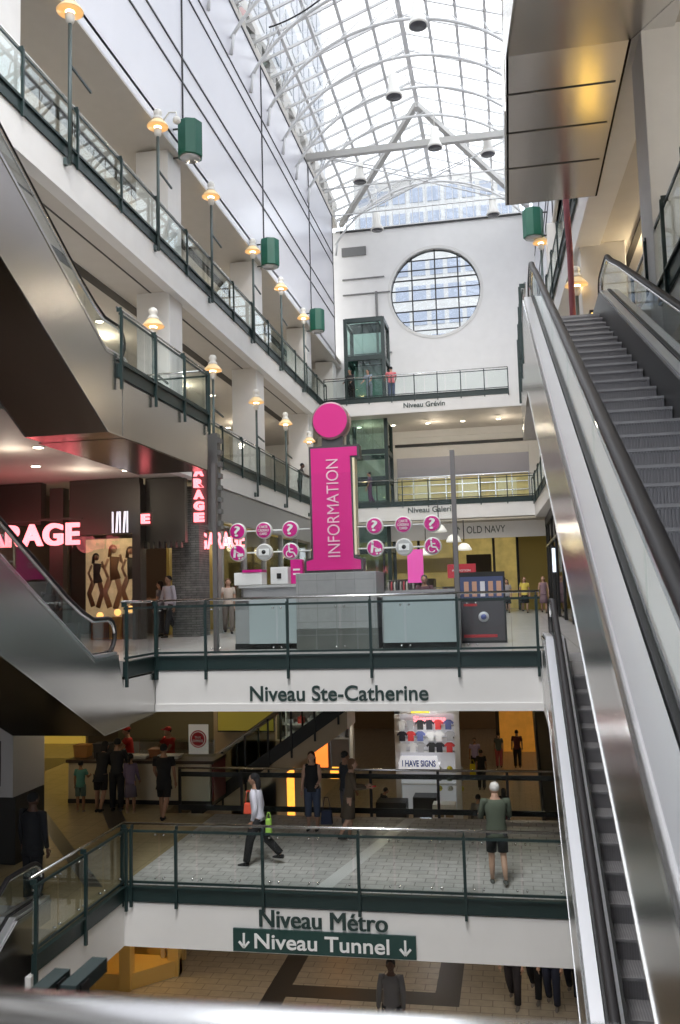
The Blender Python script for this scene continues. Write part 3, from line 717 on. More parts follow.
# landing platform of that escalator
struct('floor', MB().box(.45, 2.3, 15.6, 19.2, 4.2, 4.38), FLST)
struct('trim_25', MB().box(.42, .45, 15.6, 19.2, 3.2, 4.4).box(.45, 2.3, 19.17, 19.2, 3.2, 4.4).box(.45, 2.3, 15.6, 19.2, 3.2, 3.23), STEELM)
railing((.5, 15.7), (.5, 19.1), 4.4, 'glass railing on the landing at the top of the big right escalator', 4, 4, front=-1, posts_ext=.4)
# lower right escalator down to Metro
escalator((1.26, 13.9, -1.1), 'lower right escalator descending toward the viewer from the Ste-Catherine level', x0=-.62, x1=.62, m=.47, rise=4.0, clad_depth=.75, hr=.92, ymin=-8.4, run=.4)
# escalator above the big one, seen from underneath
escalator((1.2, 13.9, 9.6), 'highest right escalator seen from below with dark steel underside', x0=-.73, x1=.85, m=.5, rise=5.2, steps=False,
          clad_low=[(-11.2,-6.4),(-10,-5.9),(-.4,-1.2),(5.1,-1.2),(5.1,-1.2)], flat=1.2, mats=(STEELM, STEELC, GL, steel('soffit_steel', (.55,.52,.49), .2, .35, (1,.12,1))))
struct('floor', MB().box(.3, 2.1, 15.1, 19.0, 9.3, 9.58), FLST)
struct('trim_26', MB().box(.27, .3, 15.1, 19.0, 8.4, 9.6).box(.3, 2.1, 18.97, 19.0, 8.4, 9.6), STEELM)
# upper left escalator (rises toward viewer)
escalator((-7.8, 5.5, 9.6), 'upper left escalator with tall steel side and dark underside above the fashion store', rot=PI, x0=-.66, x1=.66, m=.577, rise=5.2, hr=.82, dk=.2,
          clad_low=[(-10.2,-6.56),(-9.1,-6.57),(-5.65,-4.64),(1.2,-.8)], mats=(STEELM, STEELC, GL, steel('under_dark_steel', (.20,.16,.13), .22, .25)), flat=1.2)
MBL = MB().box(-8.75, -7.02, 15.3, 19.85, 4.1, 4.38)
struct('floor', MBL, FLST)
struct('trim_27', MB().box(-7.02, -6.97, 15.2, 19.9, 3.05, 4.1).box(-8.75, -6.97, 19.87, 19.92, 3.05, 4.1), STEELM)
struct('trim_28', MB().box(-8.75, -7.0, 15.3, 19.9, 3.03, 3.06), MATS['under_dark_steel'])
# lower left escalator (rises toward viewer)
escalator((-7.7, 4.2, 4.4), 'lower left escalator with shiny steel cladding coming down to the Ste-Catherine bridge', rot=PI, x0=-.72, x1=.66, m=.577, rise=5.5, hr=.80, dk=.2,
          clad_low=[(-10.9,-6.65),(-9.9,-6.67),(-6.9,-5.17),(1.2,-1.1)], mats=(STEELM, STEELC, GL, MATS['under_dark_steel']), flat=1.2)
struct('trim_29', MB().prism([(14.3,-2.27),(16.44,-2.18),(16.44,-1.42),(14.3,-1.42)], 'x', -6.93, -6.855), STEELM)
struct('floor', MB().box(-8.45, -6.93, 15.3, 16.4, -1.4, -1.1), FLST)
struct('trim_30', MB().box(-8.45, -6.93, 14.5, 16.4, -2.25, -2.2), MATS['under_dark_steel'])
# bottom left escalator down to tunnel
escalator((-8.3, 12.6, -5.1), 'bottom left escalator dropping from the Métro level toward the tunnel', x0=-.62, x1=.62, m=.577, rise=3.7, clad_depth=.9, flat=1.0)

# sideways escalator behind the Metro bridge (runs left to right)
def cross_escalator():
    t = empty('cross_escalator', (-8.57, 22.4, -5.65), 'escalator with glass sides climbing left to right behind the Métro bridge', 'escalator')
    m = .68
    def line(dz, x0=-.4, x1=4.35): return [(x0, m*x0+dz), (x1, m*x1+dz)]
    for y in (0, 1.25):
        pts = line(.98); MB().tube([(pts[0][0]-.25, y, pts[0][1]-.35), (pts[0][0]-.2, y, pts[0][1]-.08)]+[(a, y, b) for a, b in pts], .04, 8).build('handrail', mat('bronze_rail', (.35,.30,.24), .3, .8), t)
        MB().prism(line(.12)+list(reversed(line(.94))), 'y', y-.006, y+.006).build('glass_panel', GL, t)
        MB().prism(line(-.25)+list(reversed(line(.14))), 'y', y-.05, y+.05).build('deck', BLACK, t)
        for k in range(8):
            x = -.2+k*.62; MB().box(x-.025, x+.025, y-.08, y-.04, m*x-.45, m*x+.95).build('post', BLACK, t)
    MB().prism(line(-.72)+list(reversed(line(-.2))), 'y', .02, 1.2).build('truss_cladding', TAN, t)
    for k in range(11):
        x = -.3+k*.4; MB().box(x, x+.42, .1, 1.15, m*x-.12, m*x+.02).build('step', TREAD, t)
cross_escalator()
struct('wall_back', MB().box(-7.9, -5.35, 24.2, 24.4, -8.8, -4.0).box(-8.4,-6.6,24.2,24.4,-8.8,-2.2), TAN)
# amber lit pillars
def amber(x, y, z0, z1, wdt, lab):
    t = empty('lit_pillar', (x, y, z0), lab, 'pillar', 'glowing amber pillars')
    MB().box(-wdt/2, wdt/2, -.12, .12, 0, z1-z0).build('glow_panel', mat('amber_glow', (1,.42,.05), .4, emit=1.7, ecol=(1,.40,.05), noise=.4, nscale=5), t)
    MB().box(-wdt/2-.2, -wdt/2, -.16, .3, 0, z1-z0).box(wdt/2, wdt/2+.45, -.16, .3, 0, z1-z0).build('frame', TAN, t)
amber(-6.05, 23.8, -6.0, -4.3, .22, 'glowing amber pillar left of the woman in black top')
amber(-6.1, 30.0, -6.2, -3.4, .3, 'taller glowing amber pillar right of the orange kiosk sign')
t = empty('orange_kiosk_sign', (-5.4, 23.95, -4.35), 'orange lit box sign behind the woman in the black top', 'sign')
MB().box(-.3,.35,-.1,.1,-.3,.35).build('lit_face', mat('orange_face', (1,.3,.05), .4, emit=1.2, ecol=(1,.25,.04)), t)
MB().box(-.36,.41,-.05,.15,-.36,.41).build('frame', CHAR, t)
MB().bar((-.05,-.2,.45),(.65,-.2,1.0), .05, .12).build('light_tube', mat('tube_white', (1,1,1), .4, emit=5), t)

# ------------------------------------------------------------------ information sign
t = empty('information_sign', (-3.58, 18.0, .47), 'tall pink lowercase i sign reading INFORMATION on grey tiled plinth', 'sign')
ipoly = [(-.62,0),(.62,0),(.62,.27),(.47,.31),(.45,2.38),(.60,2.38),(.60,2.66),(-.48,2.66),(-.47,.31),(-.62,.27)]
MB().prism(ipoly, 'y', 0, .32).build('letter_body', CHAR, t)
def shrink(p, d):
    out = []
    n = len(p)
    for i in range(n):
        a = Vector(p[i-1]); b = Vector(p[i]); c = Vector(p[(i+1) % n])
        e1 = (b-a).normalized(); e2 = (c-b).normalized(); n1 = Vector((-e1.y, e1.x)); n2 = Vector((-e2.y, e2.x))
        k = 1+n1.dot(n2); out.append(tuple(b+(n1+n2)*(d/max(k, .3))))
    return out
MB().prism(shrink(ipoly, .045), 'y', -.02, .0).build('letter_face', PINK, t)
MB().box(.455,.5,-.02,.3,.35,2.38).build('side_strip', mat('cream_strip', (.9,.8,.55), .4), t)  # flat cream strip along the right edge of the letter
MB().lathe([(.40,0),(.40,.32)], (.0,0,3.2), 40, 'y').build('dot_body', mat('dot_rim', (.55,.35,.40), .3, .6), t)
MB().lathe([(.365,-.02),(.365,.0)], (.0,0,3.2), 40, 'y', False).build('dot_face', PINK, t)
MB().box(-.2,.25,.05,.27,2.62,2.86).build('neck', CHAR, t)
text('INFORMATION', (.02,-.03,1.34), 2.05, mat('pale_pink_lettering', (.9,.6,.72), .5), t, rot=(PI/2,-PI/2,0), height=.26, bold=-.005)
t = empty('tiled_plinth', (-3.45, 17.5, -1.1), 'grey tiled square plinth carrying the pink i sign', 'plinth')
MB().box(-.83,.83,0,1.1,.42,1.55).build('upper_tiles', GTILE, t, .01); MB().box(-.835,.835,-.004,1.1,0,.42).build('base_tiles', GTILED, t)
# counters
def counter(x0, x1, y0, y1, lab, gx):
    t = empty('information_counter', ((x0+x1)/2, y0, -1.1), lab, 'counter', None); w2 = (x1-x0)/2
    MB().box(-w2, w2, .15, y1-y0, 0, 1.02).build('base', mat('grey_counter', (.33,.33,.34), .4), t)
    MB().box(-w2+gx, w2-.02, 0, .03, .12, 1.06).build('front_panel', mat('frosted_front', (.42,.47,.49), .3), t, .005)
    MB().box(-w2-.04, w2+.04, .05, y1-y0+.05, 1.02, 1.08).build('top', mat('counter_top', (.6,.6,.6), .3), t, .01)
    MB().box(-w2, w2, .12, .16, 0, .12).build('kick', BLACK, t)
    return t
counter(-5.75, -4.3, 17.9, 18.9, 'low grey information counter left of the plinth with frosted front', .35)
counter(-2.55, -1.05, 17.5, 18.6, 'low grey information counter right of the plinth with frosted front', .05)
t = empty('standing_shelf', (-5.5, 19.0, -1.1), 'higher grey service ledge behind the left information counter', 'counter')
MB().box(-.35,.95,0,.5,0,1.3).build('body', mat('grey_counter', (.33,.33,.34), .4), t); MB().box(-.45,1.05,-.05,.6,1.3,1.36).build('top', mat('ledge_top', (.5,.5,.5), .3), t)
t = empty('leaflet_box', (-5.75, 19.2, .27), 'white leaflet box with a pink lid on the left service ledge', 'box')
MB().box(-.35,.3,-.1,.3,0,.28).build('body', PAPER, t, .01); MB().box(-.15,.3,-.12,.3,.28,.34).build('lid', PINKD, t)
t = empty('card_terminal', (-5.1, 19.2, .27), 'white box with a small dark screen beside the leaflet box', 'box')
MB().box(-.15,.25,-.1,.2,0,.38).build('body', PAPER, t, .01); MB().box(.0,.1,-.12,-.1,.12,.24).build('screen', BLACK, t)
t = empty('pink_cylinder_display', (-4.72, 19.4, .27), 'small pink display column with white marks on the ledge', 'display')
MB().box(-.14,.14,0,.2,0,.55).build('body', PINKD, t, .01); MB().box(-.08,.08,-.01,0,.2,.24).box(-.08,.08,-.01,0,.3,.34).build('marks', TXTW, t)
t = empty('purple_counter', (-1.9, 19.6, -1.1), 'curved purple counter behind the right information desk', 'counter')
MB().prism([(-.8,0),(.9,.0),(.9,.6),(-.8,.6)], 'z', 0, 1.1).build('body', mat('purple_laminate', (.12,.04,.20), .35), t, .05); MB().box(-.85,.95,-.05,.65,1.1,1.16).build('top', mat('grey_top', (.35,.35,.36), .3), t)
t = empty('pink_totem', (-2.35, 22.5, -1.1), 'bright pink vertical lit panel behind the right information discs', 'sign')
MB().box(-.2,.2,0,.1,1.35,2.2).build('lit_face', mat('pink_lit', (.9,.1,.5), .4, emit=.1, ecol=(1,.12,.45)), t); MB().box(-.1,.1,.02,.08,0,1.2).build('post', CHAR, t)
# rods and discs
rod = empty('disc_sign_frame', (-3.6, 18.12, 1.17), 'thin white horizontal rods either side of the pink i sign', 'sign frame')
for z in (.23,-.23):
    MB().tube([(-2.2,0,z),(-.5,0,z)], .016, 8).build('rod', mat('rod_white', (.85,.85,.85), .3), rod); MB().tube([(.5,0,z),(2.2,0,z)], .016, 8).build('rod', MATS['rod_white'], rod)
def icon(kind, t, m):
    if kind == '?': text('?', (0,-.045,0), .13, m, t, bold=.012, height=.22)
    elif kind == 'txt': text('CARTE\nCADEAU\nCARD', (0,-.045,0), .24, m, t, bold=.01, height=.2)
    elif kind == 'cam':
        MB().box(-.11,.11,-.045,-.03,-.07,.07).build('pictogram', mat('icon_white', (.9,.9,.9), .4), t)
        MB().lathe([(.045,-.05),(.045,-.035)], n=16, axis='y').build('pictogram_lens', BLACK, t)
    elif kind == 'wc':
        MB().lathe([(.028,-.045),(.028,-.035)], (-.03,0,.13), 12, 'y').bar((-.03,-.04,.1),(-.02,-.04,-.02),.012,.035).bar((-.02,-.04,-.02),(.07,-.04,-.03),.012,.03).bar((.07,-.04,-.03),(.12,-.04,-.12),.012,.03).bar((-.03,-.04,.05),(.06,-.04,.04),.012,.022).tube([(.07*math.cos(a)-.02,-.04,.07*math.sin(a)-.06) for a in [2+.25*i for i in range(16)]], .011, 6).build('pictogram', m, t)
    else:
        MB().lathe([(.03,-.045),(.03,-.035)], (-.05,0,.11), 12, 'y').lathe([(.022,-.045),(.022,-.035)], (.04,0,-.12), 12, 'y').lathe([(.022,-.045),(.022,-.035)], (.11,0,-.12), 12, 'y').bar((-.05,-.04,.07),(-.07,-.04,-.1),.012,.05).bar((-.04,-.04,.03),(.06,-.04,-.02),.012,.02).bar((.0,-.04,-.06),(.13,-.04,-.04),.012,.06).build('pictogram', m, t)
for side, xs in (('left', (-5.66,-5.08,-4.5)), ('right', (-2.7,-2.1,-1.51))):
    for i, x in enumerate(xs):
        for z, kinds in ((1.4, ('?','txt','?')), (.94, ('st','cam','wc'))):
            kd = kinds[i]; grey = kd == 'cam'
            t = empty('round_pictogram_sign', (x, 18.02, z), f"{'grey' if grey else 'pink'} disc sign with {dict([('?','question mark'),('txt','small words'),('st','stroller pictogram'),('cam','camera pictogram'),('wc','wheelchair pictogram')])[kd]}, {['leftmost','middle','rightmost'][i]} column {side} of the i sign", 'sign', 'round pictogram discs')
            MB().lathe([(.17,-.02),(.18,0),(.18,.07)], n=32, axis='y').build('rim', mat('disc_rim', (.75,.75,.75), .3), t)
            MB().lathe([(.155,-.032),(.155,-.02)], n=32, axis='y', smooth=False).build('face', mat('disc_grey', (.5,.5,.5), .4) if grey else PINKD, t)
            icon(kd, t, TXTW)
# tall glass screen posts on the bridge
for x, lab in ((-5.8, 'tall thin steel post left of the information desk'), (-.985, 'tall thin steel post right of the information desk')):
    o = MB().box(x-.045, x+.045, 16.9, 17.0, -1.1, 2.72).build('screen_post', mat('grey_post', (.16,.15,.15), .4, .4)); tag(o, lab, 'post')
o = MB().box(-5.74, -1.05, 16.94, 16.955, -1.1, 2.4).build('glass_screen', glass('screen_glass', (.97,.98,.98), .14, .0)); tag(o, 'large clear glass screen standing in front of the information desk', 'glass screen')
# poster stand
t = empty('poster_stand', (-.6, 19.0, -1.1), 'dark standing poster with team-style round badge and photo strip', 'poster stand')
MB().box(-.48,.5,0,.12,0,1.5).build('board', BLACK, t)
MB().box(-.44,.46,-.012,0,.95,1.4).build('photo_strip', mat('blue_photo', (.06,.08,.18), .4), t)
for k in range(5): MB().box(-.36+k*.17,-.26+k*.17,-.02,-.01,.98,1.3).build('figure_print', mat('skin_print', (.55,.32,.22), .5) if k != 2 else mat('white_print',(.7,.7,.75),.5), t)
MB().box(-.44,.46,-.012,0,.05,.88).build('lower_print', mat('charcoal_print', (.07,.06,.07), .4), t)
MB().lathe([(.11,-.03),(.11,-.015)], (.03,0,.55), 24, 'y').build('badge', mat('badge_white', (.6,.6,.65), .4), t)
MB().lathe([(.06,-.035),(.06,-.03)], (.03,0,.55), 24, 'y').build('badge_centre', mat('badge_blue', (.1,.12,.35), .4), t)
MB().box(-.4,.3,-.02,-.012,.12,.18).box(-.38,-.1,-.02,-.012,.78,.83).build('red_marks', mat('red_print', (.45,.03,.04), .5), t)
o = MB().box(-2.05,-1.1, 30.0, 30.1, .45, .92).build('red_sign_board', mat('red_board', (.55,.03,.05), .4)); tag(o, 'red promotional board beyond the right information discs', 'sign')
text('PROMOTION', (0,0,0), .6, TXTW, o).location = (-1.58, 29.98, .7)

# ------------------------------------------------------------------ far Ste-Catherine level shops
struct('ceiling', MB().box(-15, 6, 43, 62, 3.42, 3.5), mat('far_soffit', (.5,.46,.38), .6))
t = empty('store_fascia', (-1.0, 44.45, 3.0), 'white store fascia with an arrow and the words OLD NAVY', 'sign')
MB().box(-9.5,3.2,0,.2,-.38,.42).build('panel', WHITE, t); text('OLD NAVY', (0,-.015,.33-.02), 1.9, TXT, t, bold=.0, height=.36).location = (-.05,-.015,.05)
MB().box(-1.47,-1.43,-.02,0,-.12,.2).bar((-1.45,-.01,.22),(-1.56,-.01,.08),.02,.04).bar((-1.45,-.01,.22),(-1.34,-.01,.08),.02,.04).build('arrow', TXT, t)
t = empty('far_storefront', (-1.0, 50, Z1), 'yellow-lit clothing store interior at the end of the concourse', 'shopfront')
MB().box(-12,5,6,6.2,0,4.6).build('back_wall', YEL, t)
MB().box(-12,-1.9,.0,.2,2.2,3.0).box(1.5,5,.0,.2,0,4.6).build('header', mat('ochre', (.55,.42,.1), .5), t)
fr = MB()
for x in (-10,-8,-6,-4,-2.0,.2,1.5): fr.box(x-.07,x+.07,-.05,.1,0,4.5)
fr.build('frame', BLACK, t)
MB().box(-1.4,.0,1.5,3,0,3.2).build('partition', mat('dark_brown', (.06,.045,.03), .6), t)
MB().box(-12,-9,2,4,0,2.2).box(-8,-6.4,2,4,0,1.5).box(-5.6,-3.4,2,4,0,1.9).box(-2.9,-2.1,2,4,0,1.4).build('display_racks', mat('rack_dark', (.10,.09,.09), .6), t)
for k, (x, z) in enumerate(((-2.6,2.35),(-2.1,2.0),(-1.75,1.7),(-3.4,1.6))):
    t = empty('globe_lamp', (x, 34+k, z), ['large white shade lamp hanging behind the right discs','middle white shade lamp hanging behind the right discs','lowest white shade lamp hanging near the steel post','small white shade lamp hanging left among the right discs'][k], 'lamp')
    MB().lathe([(.10,.24),(.2,.18),(.3,.0),(.31,-.05),(.1,-.02)], n=20).build('lamp_shade', mat('glow_white', (.9,.88,.8), .4, emit=.35), t); MB().tube([(0,0,.3),(0,0,1.2)], .02, 6).build('cord', BLACK, t)
for k, (x, wd, hh, c) in enumerate(((-7.2,1.6,1.5,(.05,.05,.055)),(-5.0,1.3,1.7,(.12,.11,.12)),(-3.0,1.2,1.3,(.06,.055,.06)),(-9.0,1.4,1.8,(.09,.08,.08)))):
    t = empty('clothing_rack', (x, 40+k*.8, Z1), ['dark clothing rack left of centre in the far store','grey clothing rack behind the i sign','low dark clothing rack by the purple counter','dark clothing rack at the far left of the concourse'][k], 'rack')
    MB().tube([(-wd/2,0,0),(-wd/2,0,hh),(wd/2,0,hh),(wd/2,0,0)], .03, 6).build('frame', STEELM, t)
    for q in range(9): MB().prism([(-.2,0),(.2,0),(.15,hh*.6),(0,hh*.68),(-.15,hh*.6)], 'x', -wd/2+.08+q*wd/9, -wd/2+.14+q*wd/9).build('garment', mat('garm%d' % ((q+k) % 4), [c,(.3,.28,.27),(.4,.08,.1),(.5,.48,.45)][(q+k) % 4], .85), t).location.z = hh*.28
for x, y in ((-6,52),(-1,53),(-9,50)): point((x, y, 2.6), 60, (1,.85,.45), .2)
for x in (-9,-5,-1): point((x, 39, 2.6), 60, (1,.9,.75), .2)
# right hand storefront along the concourse
t = empty('glass_storefront', (1.9, 34, Z1), 'black framed glass storefront along the right of the concourse', 'shopfront')
fr = MB(); 
for y in (-10,-6,-2,2,5,8,10): fr.box(-.06,.06,y-.06,y+.06,0,4.5)
fr.box(-.08,.08,-10,10,4.1,4.5).box(-.08,.08,-10,10,3.1,3.2)
fr.build('frame', BLACK, t); MB().box(-.01,.01,-10,10,.1,4.1).build('glass_panel', GLS, t)
MB().box(2.5,2.7,-12,12,0,4.5).build('interior_wall', mat('ochre', (.55,.42,.1), .5), t)
t = empty('wall_screen', (2.0, 38, Z1), 'tall bright digital screen on a column beside the store entrance', 'screen')
MB().box(-.2,.2,0,.12,1.8,2.8).build('lit_face', mat('screen_lit', (.8,.88,1), .4, emit=1.2, ecol=(.8,.9,1)), t); MB().box(-.24,.24,.02,.2,0,2.9).build('housing', BLACK, t)

# ------------------------------------------------------------------ dark fashion store, left
t = empty('fashion_store', (-12.4, 23.4, Z1), 'dark steel storefront of the fashion store at left', 'shopfront')
MB().box(-2.3,-.9+.0,0,.3,3.35,4.58).box(.0,2.15,.0,.3,3.0,4.58).build('header', STORED, t)
MB().box(-2.4,.25,.05,.2,0,.5).box(-.62,-.2,0,.35,0,4.4).box(1.95,2.2,-.05,.35,0,4.4).build('pier', STORED, t)
MB().box(2.2,3.4,.3,.5,2.7,4.58).build('side_header', STORED, t)
MB().box(-2.3,1.7,4.5,4.7,0,4.5).build('inner_wall', mat('store_back_wall', (.16,.13,.11), .7), t)
for k in range(7): MB().box(2.2+k*.17,2.3+k*.17,.2,.35,2.55,2.75).build('dentil', STORED, t)
MB().box(-.2,1.95,.25,.27,.05,3.0).build('glass_panel', GLS, t)
t = empty('shop_poster', (-11.65, 24.6, Z1), 'large lit fashion poster of three models in the store window', 'poster')
MB().box(-.85,.9,0,.05,.6,2.95).build('print', mat('poster_gold', (.75,.58,.34), .4, emit=.3, ecol=(.9,.65,.35), noise=.5, nscale=2.5), t)
def fig(x, z, sc, skin, cl, hc, k):
    def q(a, b): return (x+a*sc, -.012, z+b*sc)
    f = MB().tube([q(-.1,-.05),q(-.28,-.5),q(-.12,-.95)], [(.006,.09*sc)]*3, 8).tube([q(.1,-.05),q(.22,-.48),q(.05,-1.0)], [(.006,.09*sc)]*3, 8)
    f.tube([q(-.17,.5),q(-.3,.22),q(-.18,-.05)], [(.006,.045*sc)]*3, 8).tube([q(.17,.5),q(.34,.3),q(.2,.62)], [(.006,.045*sc)]*3, 8).lathe([(.1*sc,-.016),(.1*sc,-.004)], q(0,.76), 14, 'y')
    f.build('printed_figure', mat('poster_skin%d' % k, skin, .5), t)
    MB().tube([q(.06,-.12),q(0,.2),q(.04,.56)], [(.012,.19*sc),(.012,.13*sc),(.012,.17*sc)], 10).build('printed_clothes', mat('poster_cloth%d' % k, cl, .5), t)
    MB().lathe([(.13*sc,-.006),(.13*sc,-.002)], q(-.02,.8), 12, 'y').tube([q(-.1,.8),q(-.13,.55)], [(.004,.06*sc)]*2, 8).build('printed_hair', mat('poster_hair%d' % k, hc, .5), t)
fig(-.5, 1.75, .85, (.30,.17,.10), (.05,.04,.04), (.03,.02,.015), 0)
fig(.05, 1.85, 1.0, (.50,.30,.18), (.25,.12,.06), (.30,.15,.05), 1)
fig(.6, 1.85, .92, (.42,.24,.15), (.04,.035,.03), (.10,.05,.03), 2)
point((-11.2, 23.9, 2.2), 26, (1,.8,.5), .12)
# window goods
for k, (x, y, c) in enumerate(((-11.7,23.9,(.5,.15,.05)),(-11.2,24.0,(.8,.45,.15)),(-10.75,23.9,(.35,.12,.06)))):
    t = empty('display_table', (x, y, Z1), ['left dark red display block in the poster window','middle orange glowing display block in the poster window','right brown display block in the poster window'][k], 'display')
    MB().box(-.2,.2,-.15,.15,0,.55+.08*k).build('block', mat('blk%d' % k, c, .5), t, .01); MB().ball((0,0,.68+.08*k), .1).build('ornament', mat('lit_ornament', (1,.6,.2), .4, emit=2, ecol=(1,.5,.15)), t)
# GARAGE sign letters
t = empty('store_name_sign', (-12.95, 22.4, .75+.0), 'large pink-red neon letters spelling GARAGE above the store entrance', 'sign')
t.location = (-12.85, 22.4, 1.87)
text('GARAGE', (-.0,0,0), 3.5, NEON, t, bold=.03, height=.62, depth=.12, space=1.12).location = (-.48, 0, 0)
MB().box(-1.95,1.3,.09,.14,.4,.46).build('mounting_bar', STORED, t)
point((-12.9, 21.9, 1.8), 18, (1,.2,.2), .3)
t = empty('blade_sign', (-7.6, 21.0, 2.7), 'vertical projecting blade sign with pink neon letters GARAGE', 'sign')
for i, ch in enumerate('GARAGE'): text(ch, (0,0,.78-.29*i), .26, NEON, t, bold=.06, height=.23, depth=.08)
MB().box(-.2,.2,.06,.14,-.85,.95).build('backing', mat('blade_grey', (.12,.11,.11), .5), t)
g = MB().box(.24,.5,.0,.25,-1.0,1.45)
for k in range(8): g.box(.5,.58,.02,.2,-.9+k*.3,-.78+k*.3)
g.build('support_mast', mat('mast_grey', (.17,.17,.17), .5, .3), t)
t = empty('second_store_sign', (-8.35, 25.0, 1.7), 'pink neon word GARAGE seen further along the left shopfront', 'sign')
text('GARAGE', (0,0,0), 1.4, NEON, t, bold=.02, height=.5, depth=.08, space=1.1); MB().box(-.75,.75,.06,.1,.28,.34).build('mounting_bar', STORED, t)
t = empty('small_letter_sign', (-9.68, 22.5, 2.2), 'small pink neon letter E at the store corner', 'sign')
text('E', (0,0,0), .24, NEON, t, bold=.05, height=.26, depth=.08); MB().box(-.16,.16,.05,.1,-.18,.18).build('backing', STORED, t)
t = empty('sign_reflection', (-10.7, 23.1, 2.2), 'reflection of a white sign, modelled as upright strokes above the poster window', 'sign')  # glass reflection of a white sign, built as glowing strokes
for k in range(5): MB().bar((-.22+k*.11,0,-.3),(-.22+k*.11+(.04 if k % 2 else 0),0,.3), .03, .05).build('stroke', mat('sign_reflection_white', (.9,.9,1), .4, emit=.8), t)
# slate pier
t = empty('slate_pier', (-9.3, 24.5, Z1), 'stacked grey slate pier beside the dark store', 'pier')
MB().box(-.42,.42,0,.9,0,4.4).build('stone', BRICK, t)
for k in range(6): MB().box(-.47,-.1,-.08,0,2.6+k*.25,2.66+k*.25).build('wall_bracket', STEELM, t)
t = empty('left_shopfront', (-8.9, 31, Z1), 'grey glass shopfront beyond the slate pier under the left walkway', 'shopfront')
fr = MB()
for y in (-4.5,-2,.5,3,5.5,8,10.5): fr.box(-.08,.08,y-.1,y+.1,0,4.5)
fr.box(-.12,.12,-5.5,11,3.5,4.5)
fr.build('frame', mat('mid_grey', (.3,.3,.3), .5), t); MB().box(-.01,.01,-4.5,10.5,.1,3.4).build('glass_panel', GLS, t)
MB().box(-1.6,-1.5,-5,11,0,4.5).build('display_wall', mat('ochre', (.55,.42,.1), .5), t)
for i, y in enumerate((27,30.5,34,38)): point((-9.8, y, 1.8), 14, (1,.8,.5), .15)
struct('ceiling', MB().box(-14.9, XL-.05, 13, 15, 3.5, 3.6), SOFF)
for x, y in ((-11,18),(-11,21.5),(-9.8,29)): point((x, y, 3.0), 24, (1,.88,.72), .15)

# ------------------------------------------------------------------ Metro level left: food counter etc.
t = empty('food_counter', (-9.4, 21.3, ZM), 'cream food counter with dark top where customers wait', 'counter')
MB().box(-1.9,1.9,0,.95,.1,1.0).build('body', CREAM, t); MB().box(-1.9,1.95,-.03,.95,0,.1).build('kick', BLACK, t)
MB().box(-1.95,2.0,-.06,1.0,1.0,1.08).build('top', mat('dark_counter_top', (.07,.05,.04), .3), t, .01)
MB().box(-.2,1.85,.55,.57,1.08,1.5).build('sneeze_glass', GLS, t); MB().box(1.95,2.0,-.02,.9,.1,1.06).build('end_panel', mat('maroon', (.18,.03,.03), .4), t)
goods = [('cash_register', -1.1, .35, .4, .35, (.05,.05,.055), 'black cash register on the food counter'), ('tray_stack', -.1, .3, .45, .06, (.75,.75,.72), 'white tray on the food counter, left'), ('tray_stack', .75, .3, .5, .08, (.8,.78,.7), 'white tray on the food counter, right'),
         ('bread_basket', -1.7, .4, .35, .3, (.45,.22,.07), 'brown bread basket at the left end of the food counter'), ('food_tub', .3, .45, .25, .2, (.3,.12,.05), 'brown food tub in the middle of the food counter')]
for n_, x, dy, wd, h_, c, lab in goods:
    g_ = empty(n_, (-9.4+x, 21.3+dy, ZM+1.08), lab, 'container' if n_ != 'cash_register' else 'cash register')
    MB().prism([(-wd/2,0),(wd/2,0),(wd/2+.03,h_),(-wd/2-.03,h_)], 'y', -.15, .15).build('body', mat('c_'+n_, c, .4), g_, .01)
    MB().box(-wd/2-.04, wd/2+.04, -.17, .17, h_, h_+.015).build('rim', mat('rim_'+n_, tuple(min(1, q*1.4) for q in c), .4), g_)
t = empty('kitchen_wall', (-9.4, 25.5, ZM), 'dim kitchen back wall with steel units behind the food staff', 'kitchen')
MB().box(-2.5,2.6,0,.2,0,3.0).build('panel', mat('olive_wall', (.16,.14,.08), .6), t)
for k, (x, z, c) in enumerate(((-1.5,1.9,(.5,.5,.45)),(.1,1.9,(.55,.5,.4)),(1.1,2.1,(.45,.45,.42)))):
    MB().box(x-.55,x+.45,-.4,-.02,z,z+.35).build('range_hood' if k else 'menu_shelf', mat('hood%d' % k, c, .4, .5), t)
MB().box(-2.3,2.3,-.7,-.1,0,.95).build('worktop', STEELM, t)
t = empty('yellow_menu_sign', (-7.5, 24.0, -3.6), 'yellow lit menu board above the food court', 'sign')
MB().box(-.7,.9,0,.1,-.1,1.1).build('lit_face', mat('menu_yellow', (.34,.27,.05), .4, emit=.08, ecol=(1,.8,.1)), t); MB().box(-.72,.92,.02,.14,-.14,1.14).build('frame', CHAR, t)
t = empty('round_logo_sign', (-8.0, 22.0-.15, -3.58), 'white square sign with a round red restaurant logo', 'sign')
MB().box(-.26,.26,0,.04,-.38,.36).build('board', mat('cream_board', (.75,.7,.62), .4, emit=.15), t)
MB().lathe([(.22,-.01),(.22,0)], n=28, axis='y', smooth=False).build('disc', mat('logo_red', (.5,.02,.03), .4), t)
MB().lathe([(.19,-.016),(.19,-.01)], n=28, axis='y', smooth=False).lathe([(.001,-.016),(.001,-.01)], n=4, axis='y').build('ring', mat('cream_board', (.75,.7,.62), .4), t)
MB().lathe([(.175,-.02),(.175,-.012)], n=28, axis='y', smooth=False).build('inner_disc', MATS['logo_red'], t); text('THAI\nEXPRESS', (0,-.03,0), .27, TXTW, t, height=.15, bold=.01)
